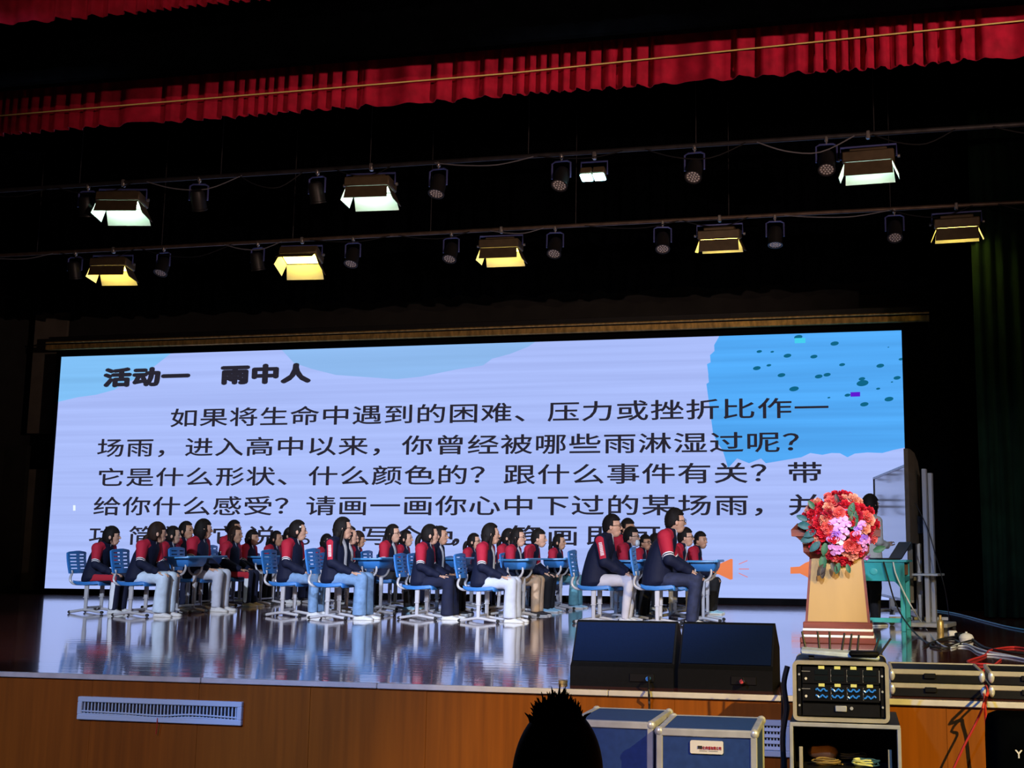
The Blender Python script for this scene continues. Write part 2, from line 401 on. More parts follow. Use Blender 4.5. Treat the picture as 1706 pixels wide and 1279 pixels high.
for u, v, a in [(1330, 562, 7), (1390.5, 572.7, 7), (1265, 586, 4.5), (1286.6, 586.5, 3), (1312, 593, 6.5), (1356, 594.5, 6), (1261, 613.8, 6.5), (1281, 609, 4), (1302, 625.4, 6.5), (1364, 627.6, 6.5), (1378, 624.7, 6), (1403, 608, 5), (1466.5, 609.8, 6.5), (1436, 631.6, 5.5), (1437, 638.8, 10), (1494.5, 630, 6), (1463, 648, 3.5), (1412, 658.8, 5), (1481, 665.4, 7.5), (1440, 674, 7), (1323, 648.3, 8), (1381, 663, 2.5), (1501, 599, 4), (1486, 637, 2), (1480, 579, 1.5)]:
    slide_poly('slide_drop', [(u + a * math.cos(t), v + a * .5 * math.sin(t) - .12 * a * math.cos(t)) for t in [2 * PI * k / 16 for k in range(16)]], 'led_drop')
slide_poly('slide_mark', [(1417, 654), (1433, 653.5), (1433, 661), (1417, 661.5)], 'led_purple')
slide_poly('slide_mark', [(1324, 564), (1342, 563.5), (1342, 572), (1324, 572.5)], 'led_cyan')
slide_poly('slide_mark', [(123, 842), (127, 842), (127, 851), (123, 851)], 'led_white')
slide_poly('slide_horn', [(1186, 943), (1198, 940), (1218, 931), (1221, 932), (1221, 965), (1217, 966), (1198, 957), (1186, 955)], 'led_orange')
slide_poly('slide_horn', [(1317, 945), (1332, 944), (1342, 937.6), (1352, 934), (1352, 966), (1342, 960), (1333, 955.6), (1317, 956)], 'led_orange')
for a, b_, c, d in ((1231, 940, 1245.5, 934), (1231, 948, 1248, 948), (1231, 955, 1246, 961.7)):
    slide_poly('slide_ray', [(a, b_ - .8), (c, d - .8), (c, d + .8), (a, b_ + .8)], 'led_rose')

GLYPH = {}
def glyph(ch):
    if ch in GLYPH: return GLYPH[ch]
    cu = bpy.data.curves.new('g', 'FONT'); cu.body = ch; cu.size = 1; cu.resolution_u = 3
    o = bpy.data.objects.new('g', cu); COL.objects.link(o); bpy.context.view_layer.update()
    me = o.to_mesh(); vs = [v.co.copy() for v in me.vertices]; fs = [tuple(p.vertices) for p in me.polygons]; o.to_mesh_clear()
    bpy.data.objects.remove(o); bpy.data.curves.remove(cu)
    GLYPH[ch] = (vs, fs); return GLYPH[ch]
def text_mesh(name, items, m, parent, y, bold=.02):   # items: (char, cx, cz, sx, sz); each character is a piece of its own
    offs = [(0, 0)] + [(bold * math.cos(PI / 4 * k), bold * math.sin(PI / 4 * k)) for k in range(8)]
    for ch, cx_, cz, sx, sz in items:
        key = (ch, m, bold)
        if key not in GLYPH:
            g, gf = glyph(ch); vs, fs = [], []
            for q, (ox, oz) in enumerate(offs):
                k = len(vs); vs += [(p.x - .5 + ox, -.0002 * q, p.y - .36 + oz) for p in g]; fs += [tuple(i + k for i in f) for f in gf]
            me = bpy.data.meshes.new(name); me.from_pydata(vs, [], fs); me.materials.append(M[m]); GLYPH[key] = me
        inst(name, GLYPH[key], parent, T(cx_, y, cz) @ Matrix.Diagonal((sx, 1, sz, 1)))
def line(chars, p0, p1, hx=1.0, size=.375, bold=.010, name='slide_character'):
    a, b_ = sl(*p0), sl(*p1); n = len(chars) - 1; adv = (b_.x - a.x) / n
    text_mesh(name, [(c, a.x + (b_.x - a.x) * k / n, a.z + (b_.z - a.z) * k / n, adv * .98 * hx, size) for k, c in enumerate(chars) if c != ' '], 'led_ink', scr, -.03, bold)
line('活动一 雨中人', (197, 630), (494, 623), .98, .37, .062, 'title_character')
line('如果将生命中遇到的困难、压力或挫折比作一', (308, 697), (1352, 680))
line('场雨，进入高中以来，你曾经被哪些雨淋湿过呢？', (186, 747), (1333, 737))
line('它是什么形状、什么颜色的？跟什么事件有关？带', (186, 796), (1341, 788))
line('给你什么感受？请画一画你心中下过的某场雨，并', (180, 844), (1343, 842))
it = []
for c, u, v in (('功', 172, 893), ('简', 238, 893), ('单', 290, 893), ('给', 330, 893), ('它', 377, 893), ('说', 437, 893), ('。', 525, 893), ('写', 627, 893), ('个', 682, 893), ('色', 735, 893), ('，', 775, 893), ('笔', 876, 893), ('画', 938, 893), ('即', 1003, 893), ('可', 1074, 893)):
    p = sl(u, v); it.append((c, p.x, p.z, .6, .375))
text_mesh('slide_character', it, 'led_ink', scr, -.03, .010)
# metal ledge above the screen
led = empty('screen_header', (0, YS, 0), 0, 'long metal ledge with gold reflection in its colour, running above the LED screen', 'ledge')
B().box((.2, -.12, ZT + .17), (SW + .9, .1, .1), .006).build('beam', 'metal_goldlit', led)
B().cyl((-SW / 2 - .2, -.22, ZT + .25), (SW / 2 + .5, -.22, ZT + .25), .018).build('rail', 'metal_goldlit', led)
B().box((.2, .0, ZT + .3), (SW + 1, .06, .2), .006).build('backing', 'lamp_black', led)

# ------------------------------------------------------------------ drapes
def drape(name, x0, x1, y, z0, z1, m, label, cat='curtain', pitch=.14, amp=.05, seed=1, along='x', hem=.02, group=None):
    r = random.Random(seed); n = max(8, int((x1 - x0) / (pitch / 8))); nz = 8; bot = []; ph = 0.0; vs, fs = [], []
    cols = []
    for i in range(n + 1):
        x = x0 + (x1 - x0) * i / n; ph += (2 * PI / 8) * (1 + .55 * math.sin(x * 2.3 + seed) + .25 * math.sin(x * 7.1))
        d = amp * (math.sin(ph) + .35 * math.sin(ph * 2.3 + 1)); h = hem * (math.sin(ph * .5 + x * 1.7) + .6 * math.sin(x * 3.1))
        cols.append((x, d, h))
    for k in range(nz + 1):
        t = k / nz
        for x, d, h in cols:
            dd = d * (.55 + .45 * (1 - t)); z = z0 + (z1 - z0) * t + h * (1 - t)
            vs.append((x, y + dd, z) if along == 'x' else (y + dd, x, z))
    for k in range(nz):
        for i in range(n): a = k * (n + 1) + i; fs.append((a, a + 1, a + n + 2, a + n + 1))
    me = bpy.data.meshes.new(name); me.from_pydata(vs, [], fs); me.materials.append(M[m])
    for p in me.polygons: p.use_smooth = True
    o = inst(name, me); sm = o.modifiers.new('thickness', 'SOLIDIFY'); sm.thickness = .006
    return tag(o, label, cat, group)
def zline(pa, pb, y):
    return (aty(*pa, y).z + aty(*pb, y).z) / 2
YV = 9.59
ZV = zline((0, 223), (1706, 95), YV)
drape('stage_valance', -2.5, 13.5, YV, ZV, ZV + 1.2, 'red_velvet', 'pleated red velvet valance with a gold cord, hung above the lighting bars', 'valance', .17, .036, 3, hem=.008)
YV2 = 8.0; zv2 = aty(0, 42, YV2).z
drape('stage_valance', -2.0, 12.5, YV2, zv2, zv2 + 1.0, 'red_velvet', 'upper red velvet valance in front of the black header', 'valance', .12, .03, 9, hem=.007)
zh = zline((0, 172), (1706, 32), 8.7)
tag(B().box((4.5, 8.75, zh + 1.1), (20, .12, 1.9), .02).build('proscenium_header', 'black_cloth', None, False), 'black header board between the two red valances', 'header')
cord = B().tube([tuple(aty(-60, 198, YV - .12)), tuple(aty(853, 122, YV - .12)), tuple(aty(1780, 27, YV - .12))], .006, 6).build('gold_cord', 'cord_gold')
tag(cord, 'thin taut gold cord strung across the red valance', 'cord')
# black borders between the bars, and back drop
zb2 = zline((0, 455), (1706, 372), 17.2)
drape('black_border', -6.5, 13, 17.2, zb2, zb2 + 2.4, 'black_cloth', 'black cloth border hanging behind the rear lighting bar', 'border', .35, .07, 5, hem=.03)
zb3 = zline((0, 530), (1706, 455), 19.0)
drape('black_border', -8.5, 14, 19.0, zb3, zb3 + 2.6, 'black_cloth', 'black cloth border just above the LED screen', 'border', .35, .06, 6, hem=.03)
zb1 = zline((0, 300), (1706, 170), 14.7)
drape('black_border', -6.0, 13, 14.7, zb1 + .35, zb1 + 2.6, 'black_cloth', 'black cloth border hanging behind the front lighting bar', 'border', .35, .07, 8, hem=.03)
# side drapes
xk = aty(1560, 900, 18.6).x
drape('side_curtain', xk, xk + 3.0, 18.6, .02, 7.2, 'black_cloth', 'tall black side curtain beside the LED screen end', 'curtain', .22, .06, 11, hem=.0)
xg = aty(1640, 1000, 16.9).x
drape('side_curtain', xg, xg + 3.5, 16.9, .02, 7.2, 'green_cloth', 'tall dark green pleated curtain at the stage side', 'curtain', .26, .07, 12, hem=.0)
drape('side_curtain', -9.2, -6.9 - 1.5, 17.4, .02, 7.2, 'black_cloth', 'black side curtain at the wing far from the lectern', 'curtain', .24, .06, 13, hem=.0)

# ------------------------------------------------------------------ lighting bars and lamps
YF, YR = 14.0, 16.5
ZF = zline((0, 318), (1400, 232), YF) + .02; ZR = zline((0, 426), (1706, 337), YR)
def bar(y, z, x0, x1, m, label, sag):
    r = empty('lighting_bar', ((x0 + x1) / 2, y, z), 0, label, 'lighting bar', 'lighting bars above the stage'); L = (x1 - x0) / 2
    B().cyl((-L, 0, 0), (L, 0, 0), .03, 10).build('pipe', m, r)
    for k in range(9):
        xx = -L + (k + .5) * 2 * L / 9; B().cyl((xx, 0, .02), (xx, 0, 3.0), .006, 5).build('hanger', 'pipe_dark', r)
    for k in range(14):
        a = -L + 2 * L * (k + .1) / 14; b_ = a + 2 * L / 14 * rng.uniform(.5, 1.1); s_ = rng.uniform(.08, .22)
        B().tube(spline([(a, -.03, -.02), (a + (b_ - a) * .3, -.04, -s_ * .8), (a + (b_ - a) * .65, -.04, -s_), (b_, -.03, -.02)], 4), .008, 5).build('cable_loop', 'cable_grey' if k % 3 == 0 else 'cable_black', r)
    return r
bar(YF, ZF, -6.5, 13, 'pipe_dark', 'front lighting bar, dark pipe under the red valance', .1)
bar(YR, ZR, -7, 13.5, 'pipe', 'rear lighting bar, brown pipe above the LED screen', .1)

# flood lamp: housing aimed down, four barn doors, yoke
def flood_meshes():
    D = {}
    W_, Dp = .56, .30
    D['housing'] = B().box((0, 0, -.17), (W_ + .05, Dp + .04, .13), .015).box((0, 0, -.09), (W_ * .8, Dp * .6, .06), .012).mesh('housing', 'door_brown')
    D['lamp_panel'] = B().box((0, 0, -.238), (W_ - .04, Dp - .06, .006)).mesh('lamp_panel', 'flood_warm', False)
    def door(kind):
        b = B()
        if kind == 'near': pts = [(-W_ / 2, -Dp / 2, -.24), (W_ / 2, -Dp / 2, -.24), (W_ / 2 + .01, -Dp / 2 - .035, -.405), (-W_ / 2 - .01, -Dp / 2 - .035, -.405)]
        if kind == 'far': pts = [(-W_ / 2, Dp / 2, -.24), (W_ / 2, Dp / 2, -.24), (W_ / 2 + .02, Dp / 2 + .16, -.42), (-W_ / 2 - .02, Dp / 2 + .16, -.42)]
        if kind == 'side': pts = [(W_ / 2, -Dp / 2, -.24), (W_ / 2, Dp / 2, -.24), (W_ / 2 + .075, Dp / 2 + .06, -.41), (W_ / 2 + .075, -Dp / 2 + .02, -.41)]
        if kind == 'side2': pts = [(-W_ / 2, -Dp / 2, -.24), (-W_ / 2, Dp / 2, -.24), (-W_ / 2 - .075, Dp / 2 + .06, -.41), (-W_ / 2 - .075, -Dp / 2 + .02, -.41)]
        n = (V(pts[1]) - V(pts[0])).cross(V(pts[2]) - V(pts[0])).normalized() * .004
        b.add([V(p) + n for p in pts] + [V(p) - n for p in pts], [(0, 1, 2, 3), (7, 6, 5, 4), (0, 4, 5, 1), (1, 5, 6, 2), (2, 6, 7, 3), (3, 7, 4, 0)])
        me = b.mesh('barn_door', 'door_brown', False); me.materials.append(M['lamp_white'])
        c = V((0, 0, -.33))
        for p in me.polygons:
            if p.area > .02 and p.normal.dot(c - p.center) > 0: p.material_index = 1
        return me
    D['near'], D['far'], D['s1'], D['s2'] = [door(k) for k in ('near', 'far', 'side', 'side2')]
    y = B(); y.tube([(-W_ / 2 - .05, 0, -.17), (-W_ / 2 - .05, 0, -.02), (W_ / 2 + .05, 0, -.02), (W_ / 2 + .05, 0, -.17)], .013, 6); D['yoke'] = y.mesh('yoke', 'yoke_bluelit')
    D['clamp'] = B().box((0, 0, .02), (.05, .07, .1), .01).cyl((0, 0, -.03), (0, 0, .02), .012).mesh('clamp', 'clamp')
    D['knob'] = B().cyl((0, 0, 0), (.03, 0, 0), .02, 10).mesh('knob', 'clamp')
    return D
FM = flood_meshes()
def flood(u, v, y, z, emis, tilt, rz, label, grp, drop=.0, open_=0.0):
    x = aty(u, v, y).x
    r = empty('flood_lamp', (x, y, z - .08 - drop), rz, label, 'stage lamp', grp)
    inst('clamp', FM['clamp'], r, T(0, 0, .05 + drop)); inst('yoke', FM['yoke'], r)
    tm = T(0, 0, -.17) @ Rx(tilt) @ T(0, 0, .17)
    h = inst('housing', FM['housing'], r, tm)
    inst('lamp_panel', FM['lamp_panel'], r, tm, M[emis])
    inst('barn_door', FM['near'], r, tm @ T(0, -.15, -.24) @ Rx(-open_) @ T(0, .15, .24)); inst('barn_door', FM['far'], r, tm); inst('barn_door', FM['s1'], r, tm); inst('barn_door', FM['s2'], r, tm)
    for s in (-1, 1): inst('knob', FM['knob'], r, T(s * .34, 0, -.17) @ (Matrix.Identity(4) if s > 0 else Rz(PI)))
    return r
GF = 'flood lamps on the front bar'; GR = 'flood lamps on the rear bar'
flood(203, 347, YF, ZF, 'flood_cool', -.12, .2, 'cool white flood lamp on front bar, farthest from the lectern side', GF)
flood(617, 322, YF, ZF, 'flood_cool', -.05, .08, 'cool white flood lamp on middle of the front bar', GF)
flood(1447, 266, YF, ZF, 'flood_cool', .1, -.05, 'cool white flood lamp on front bar, above the lectern side', GF, .05)
flood(187, 449, YR, ZR, 'flood_warm', -.1, .15, 'yellow flood lamp on rear bar, farthest from the lectern side', GR)
flood(502, 432, YR, ZR, 'flood_warm', -.35, .1, 'yellow flood lamp on rear bar with its glowing panel tipped open', GR, 0, .5)
flood(835, 405, YR, ZR, 'flood_warm', 0, .05, 'yellow flood lamp on middle of the rear bar', GR)
flood(1199, 380, YR, ZR, 'flood_warm', .22, 0, 'rear bar flood lamp turned so its brown door hides the light', GR)
flood(1594, 372, YR, ZR, 'flood_warm', .2, -.06, 'yellow flood lamp at rear bar end nearest the green curtain', GR)

PM = {}
rings = [[(math.cos(t) * r_, math.sin(t) * r_, z) for t in [2 * PI * k / 18 for k in range(18)]] for r_, z in ((.05, .15), (.085, .13), (.098, .09), (.1, .0), (.1, -.11), (.108, -.115), (.108, -.135), (.094, -.135), (.09, -.12))]
PM['can'] = B().loft(rings).mesh('can', 'lamp_black')
PM['lens'] = B().cyl((0, 0, -.126), (0, 0, -.121), .092, 18).mesh('lens', 'lens')
d_ = B()
for k in range(19):
    rr = 0 if k == 0 else (.036 if k < 7 else .07); tt = 0 if k == 0 else (2 * PI * k / 6 if k < 7 else 2 * PI * k / 12)
    d_.ell((rr * math.cos(tt), rr * math.sin(tt), -.127), (.013, .013, .006), 8, 5)
PM['leds'] = d_.mesh('led_cells', 'plate_white')
PM['yoke'] = B().tube([(-.125, 0, 0), (-.125, 0, .2), (-.08, 0, .225), (.08, 0, .225), (.125, 0, .2), (.125, 0, 0)], .012, 6, flat=1.0).mesh('yoke', 'yoke_bluelit')
PM['clamp'] = B().box((0, 0, .29), (.04, .06, .07), .01).cyl((0, 0, .22), (0, 0, .28), .012).mesh('clamp', 'clamp')
def par(u, v, y, z, label, grp, tilt):
    x = aty(u, v, y).x
    r = empty('par_lamp', (x, y, z - .32), rng.uniform(-.2, .2), label, 'stage lamp', grp)
    inst('clamp', PM['clamp'], r); inst('yoke', PM['yoke'], r); m = Rx(tilt)
    c = inst('can', PM['can'], r, m); inst('lens', PM['lens'], c); inst('led_cells', PM['leds'], c)
for k, (u, v, tl) in enumerate([(145, 340, .3), (331, 326, .5), (528, 315, .35), (730, 303, -.35), (935, 290, -.5), (1157, 273, -.55), (1377, 257, -.5)]):
    par(u, v, YF, ZF, 'round black can lamp, number %s along front bar counted towards the lectern side' % ('one two three four five six seven'.split()[k]), 'can lamps on the front bar', tl)
for k, (u, v, tl) in enumerate([(125, 441, .3), (272, 434, -.4), (429, 427, .3), (588, 414, -.4), (752, 400, -.45), (925, 389, -.5), (1104, 376, -.45), (1291, 366, -.2), (1490, 363, -.5)]):
    par(u, v, YR, ZR, 'round black can lamp, number %s along rear bar counted towards the lectern side' % ('one two three four five six seven eight nine'.split()[k]), 'can lamps on the rear bar', tl)
# twin blinder
x = aty(990, 285, YF).x
tb = empty('twin_lamp', (x, YF, ZF - .1), 0, 'square twin lamp with two bright cyan-white lenses on front bar', 'stage lamp')
B().tube([(-.17, 0, -.2), (-.17, 0, -.03), (.17, 0, -.03), (.17, 0, -.2)], .012, 6).build('yoke', 'yoke_bluelit', tb)
B().box((0, 0, .05), (.05, .07, .1), .01).build('clamp', 'clamp', tb)
for s in (-1, 1):
    hb = B().box((s * .082, 0, -.2), (.155, .16, .1), .015, Rx(-.25)).build('housing', 'door_brown', tb)
    B().box((s * .082, 0, -.262), (.145, .15, .03), .01, Rx(-.25)).build('lens', 'flood_cyan', hb)
B().cyl((0, -.06, -.16), (0, .06, -.1), .02, 10).build('knob', 'brass', tb)

# ------------------------------------------------------------------ school chair and desk
def plate_curve(pts, y0, y1, th): pass
def chair_meshes():
    D = {}
    prof = [(-.20, .452), (-.14, .436), (-.02, .430), (.10, .437), (.17, .444), (.205, .436), (.215, .418)]
    top = [(x, z) for x, z in prof]; bot = [(x * .97, z - .03 - (.012 if abs(x) < .19 else 0)) for x, z in prof][::-1]
    b = B(); rg = []
    for y, k, dz in ((-.205, .93, .010), (-.195, .985, .012), (-.15, 1, .004), (0, 1, -.004), (.15, 1, .004), (.195, .985, .012), (.205, .93, .010)):
        rg.append([(x * k, y, z + dz) for x, z in top] + [(x * k, y, z + dz * .3 + (.008 if abs(y) > .2 else 0)) for x, z in bot])
    D['seat'] = b.loft(rg).mesh('seat', 'chair_blue', ang=50)
    ys = [-.195, -.16, -.02, .02, .16, .195]; zs = [.555, .62, .634, .668, .682, .716, .730, .764, .778, .812, .826, .875]
    def fn(y, z, t):
        k = (z - .555) / .32; x = -.235 - .075 * k + .03 * k * k * k - .10 * (y * y) / .04 * .25 - t; zz = z - (.03 * (abs(y) / .195) ** 4 if z > .85 else 0)
        return (x, y * (1 - .06 * (1 - k)), zz)
    D['backrest'] = B().plate(ys, zs, lambda i, j: not (j % 2 == 1 and j < 10 and i in (1, 3)), fn, .022).mesh('backrest', 'chair_blue', ang=60)
    D['tube'] = B().tube(spline([(-.262, 0, .60), (-.262, 0, .55), (-.278, 0, .50), (-.275, 0, .455), (-.235, 0, .418), (-.16, 0, .408), (.02, 0, .408)], 4), .0165, 8).mesh('back_tube', 'chair_metal')
    D['upper'] = B().box((0, 0, .315), (.058, .034, .19), .008).mesh('leg_sleeve', 'chair_metal')
    D['lower'] = B().box((0, 0, .15), (.046, .026, .22), .006).box((0, -.003, .225), (.064, .038, .014), .003).mesh('leg', 'chair_metal')
    D['foot'] = B().tube(spline([(-.235, 0, .022), (-.15, 0, .035), (0, 0, .055), (.15, 0, .035), (.245, 0, .022)], 4), .0185, 8).mesh('foot', 'chair_metal')
    D['cap'] = B().ell((0, 0, .022), (.026, .024, .022), 10, 6).mesh('foot_cap', 'rubber')
    D['cross'] = B().box((0, 0, .085), (.03, .34, .03), .006).mesh('crossbar', 'chair_metal')
    D['frame'] = B().box((0, 0, .4), (.26, .36, .016), .004).mesh('seat_frame', 'chair_metal')
    return D
CM = chair_meshes()
def chair(loc, rz, sc, label):
    r = empty('school_chair', loc, rz, label, 'chair', 'blue school chairs on the stage'); r.scale = (1, 1, sc)
    inst('seat', CM['seat'], r); inst('backrest', CM['backrest'], r); inst('seat_frame', CM['frame'], r); inst('crossbar', CM['cross'], r)
    for s in (-1, 1):
        inst('back_tube', CM['tube'], r, T(0, s * .14, 0)); u_ = inst('leg_sleeve', CM['upper'], r, T(0, s * .165, 0)); inst('leg', CM['lower'], r, T(0, s * .165, 0))
        f = inst('foot', CM['foot'], r, T(0, s * .165, 0))
        for x in (-.238, .248): inst('foot_cap', CM['cap'], f, T(x, 0, 0))
    return r
def desk_meshes():
    D = {}
    pr = [(-.21, .745), (-.205, .757), (-.19, .76), (.17, .76), (.185, .772), (.2, .772), (.21, .76), (.205, .742), (0, .738), (-.19, .738)]
    rg = [[(x * k, y, z) for x, z in pr] for y, k in ((-.305, .93), (-.295, .985), (-.27, 1), (.27, 1), (.295, .985), (.305, .93))]
    D['top'] = B().loft(rg).mesh('desk_top', 'desk_blue', ang=50)
    b = B(); rg = []
    for z, kx, ky in ((.742, .165, .24), (.68, .158, .23), (.632, .135, .2), (.624, .125, .19)):
        rg.append([(x * kx, y * ky, z) for x, y in ((-1, -.9), (-.9, -1), (.9, -1), (1, -.9), (1, .9), (.9, 1), (-.9, 1), (-1, .9))])
    D['bin'] = b.loft(rg).mesh('book_bin', 'chair_blue', ang=50)
    D['fork'] = B().tube(spline([(-.1, 0, .66), (-.1, 0, .59), (-.06, 0, .53), (0, 0, .51), (.06, 0, .53), (.1, 0, .59), (.1, 0, .66)], 4), .015, 8).mesh('fork', 'chair_metal')
    D['upper'] = B().box((0, 0, .42), (.05, .032, .2), .007).mesh('leg_sleeve', 'chair_metal')
    D['lower'] = B().box((0, 0, .2), (.04, .024, .32), .006).mesh('leg', 'chair_metal')
    D['foot'] = B().tube(spline([(-.22, 0, .02), (-.1, 0, .038), (0, 0, .052), (.1, 0, .038), (.2, 0, .02)], 4), .018, 8).mesh('foot', 'chair_metal')
    D['cross'] = B().box((0, 0, .1), (.03, .4, .025), .005).mesh('crossbar', 'chair_metal')
    return D
DM = desk_meshes()
def school_desk(u, v, y, rz, label):
    p = aty(u, v, y)
    r = empty('school_desk', (p.x, y, 0), rz, label, 'desk', 'blue school desks on the stage')
    inst('desk_top', DM['top'], r); inst('book_bin', DM['bin'], r); inst('crossbar', DM['cross'], r)
    for s in (-1, 1):
        m = T(0, s * .2, 0); inst('fork', DM['fork'], r, m); inst('leg_sleeve', DM['upper'], r, m); inst('leg', DM['lower'], r, m)
        f = inst('foot', DM['foot'], r, m)
        for x in (-.222, .205): inst('foot_cap', CM['cap'], f, T(x, 0, 0))

# ------------------------------------------------------------------ people
DEPS = None
def remesh(b, name, vox, smooth=6, ratio=1.0, m=None):
    me = bpy.data.meshes.new(name); me.from_pydata(b.v, [], b.f); me.update()
    bm = bmesh.new(); bm.from_mesh(me); bmesh.ops.recalc_face_normals(bm, faces=bm.faces); bm.to_mesh(me); bm.free()
    o = bpy.data.objects.new(name, me); COL.objects.link(o)
    r = o.modifiers.new('r', 'REMESH'); r.mode = 'VOXEL'; r.voxel_size = vox; r.adaptivity = 0
    if smooth: s = o.modifiers.new('s', 'SMOOTH'); s.factor = .5; s.iterations = smooth
    if ratio < 1: d = o.modifiers.new('d', 'DECIMATE'); d.ratio = ratio
    bpy.context.view_layer.update()
    out = bpy.data.meshes.new_from_object(o.evaluated_get(bpy.context.evaluated_depsgraph_get()))
    out.name = name; bpy.data.objects.remove(o); bpy.data.meshes.remove(me)
    out.materials.clear(); out.materials.append(m)
    for p in out.polygons: p.use_smooth = True
    return out

def ring(cx, z, rx, ry, n=20): return [(cx + rx * math.cos(t), ry * math.sin(t), z) for t in [2 * PI * k / n for k in range(n)]]
POSES = {
 'girl': dict(rings=[(-.03, .44, .13, .17), (0, .49, .165, .20), (.0, .57, .155, .19), (.005, .69, .138, .185), (.015, .81, .132, .19), (.02, .89, .118, .185), (.025, .945, .092, .145), (.032, .985, .066, .088), (.04, 1.012, .06, .066)],
     neck=[(.035, 0, .96), (.05, 0, 1.03), (.07, 0, 1.08)], head=(.088, 0, 1.115), sh=(.022, .158, .935), el=(.05, .205, .70), wr=(.285, .125, .575), hd=(.1, -.015, -.012),
     hip=(0, .085, .50), kn=(.41, .095, .505), an=(.40, .1, .09), arm=(.06, .078, .064, .046)),
 'lean': dict(rings=[(-.05, .44, .13, .17), (-.01, .49, .165, .20), (.0, .57, .155, .19), (.03, .69, .14, .185), (.065, .80, .135, .19), (.095, .875, .12, .185), (.12, .925, .094, .145), (.14, .96, .068, .088), (.155, .985, .06, .066)],
     neck=[(.14, 0, .94), (.165, 0, 1.0), (.195, 0, 1.045)], head=(.215, 0, 1.078), sh=(.11, .16, .915), el=(.14, .21, .685), wr=(.34, .12, .57), hd=(.095, -.02, -.02),
     hip=(0, .085, .50), kn=(.41, .095, .505), an=(.38, .1, .09), arm=(.06, .078, .064, .046)),
 'boy': dict(rings=[(-.06, .44, .14, .18), (-.02, .49, .175, .21), (-.015, .58, .17, .205), (.005, .72, .155, .205), (.04, .85, .148, .212), (.075, .935, .132, .205), (.1, .99, .104, .16), (.12, 1.03, .074, .095), (.135, 1.055, .064, .07)],
     neck=[(.12, 0, 1.0), (.14, 0, 1.07), (.165, 0, 1.12)], head=(.185, 0, 1.155), sh=(.085, .178, .985), el=(.14, .225, .735), wr=(.37, .11, .60), hd=(.09, -.03, -.05),
     hip=(0, .09, .51), kn=(.43, .11, .515), an=(.37, .11, .09), arm=(.064, .086, .07, .05)),
}
HEAD_R = (.096, .076, .116); HS = Matrix.Scale(1.13, 4)
def head_fn(d):
    k = 1.0
    if d.z < 0: k *= 1 - .20 * (d.z ** 2) * (1.0 if d.x < .3 else .35) - .10 * abs(d.y) * (-d.z)
    if d.x < -.4 and d.z > -.2: k *= 1.06
    return k
def head_parts(b, mx):
    b.ell((0, 0, 0), HEAD_R, 28, 20, mx, head_fn)
    b.ell((.04, 0, -.062), (.05, .046, .05), 16, 10, mx)                        # jaw and chin
    b.loft([[(.086 + t * .5 * s + (.0 if j else 0), y, z) for j, (y, z) in enumerate(((-.011, 0), (0, .008), (.011, 0), (0, -.008)))] for s, t, in ((0, 0), (.03, 1))], mx @ T(0, 0, -.015)) if False else None
    b.tube([(.084, 0, .022), (.097, 0, .0), (.108, 0, -.02), (.098, 0, -.032)], [.007, .009, .0125, .008], 8, mx)   # nose
    b.ell((.084, 0, -.058), (.014, .022, .011), 10, 8, mx)                      # mouth
    b.ell((.076, 0, .03), (.018, .05, .012), 12, 8, mx)                         # brow
    for s in (-1, 1): b.ell((-.004, s * .079, -.012), (.018, .01, .028), 10, 8, mx)   # ears
def hand_parts(b, wr, d, side, fold=.35):
    """palm and five bent fingers lying on the knee; wr wrist, d direction, side +1 left / -1 right"""
    X = V((d[0], d[1] * side, d[2])).normalized(); Y = V((0, 0, 1)).cross(X).normalized(); Z = X.cross(Y)
    mx = Matrix(((X.x, Y.x, Z.x, wr[0]), (X.y, Y.y, Z.y, wr[1] * side), (X.z, Y.z, Z.z, wr[2]), (0, 0, 0, 1)))
    b.ell((.055, 0, -.002), (.055, .04, .017), 14, 8, mx)
    for k, (y, L, sp) in enumerate(((.031, .07, .10), (.011, .078, .035), (-.010, .073, -.035), (-.030, .058, -.11))):
        y *= side; sp *= side
        b.tube([(.085, y, .0), (.085 + L * .5, y + sp * L * .8, .003), (.085 + L * .82, y + sp * L * 1.5, -.012), (.085 + L, y + sp * L * 1.8, -.03)], [.0095, .0088, .008, .0065], 8, mx)
    b.tube([(.025, .030 * side, -.004), (.055, .056 * side, -.008), (.08, .064 * side, -.014), (.098, .062 * side, -.02)], [.011, .0105, .009, .007], 8, mx)
def body_mesh(pose, yaw, pitch=0.0):
    P = POSES[pose]; b = B()
    b.loft([ring(c, z, rx * .84, ry * .84) for c, z, rx, ry in P['rings'][1:]])
    b.tube(P['neck'], [.056, .05, .05], 14); hm = T(P['head']) @ Rz(yaw) @ Ry(pitch) @ HS
    head_parts(b, hm)
    for s in (-1, 1):
        f = lambda p: (p[0], p[1] * s, p[2])
        b.tube([f(P['sh']), f(P['el']), f(P['wr'])], [.05, .04, .028], 10); b.ell(f(P['sh']), .052); b.ell(f(P['el']), .041)
        hand_parts(b, P['wr'], P['hd'], s)
        b.tube([f(P['hip']), f(P['kn'])], [.07, .05], 12); b.ell(f(P['kn']), .05); b.tube([f(P['kn']), f((P['an'][0], P['an'][1], .25)), f(P['an'])], [.048, .036, .03], 12)
        b.ell((P['an'][0] + .045, P['an'][1] * s, .036), (.085, .03, .02))
    return remesh(b, 'body', .0068, 4, .3, M['skin'])
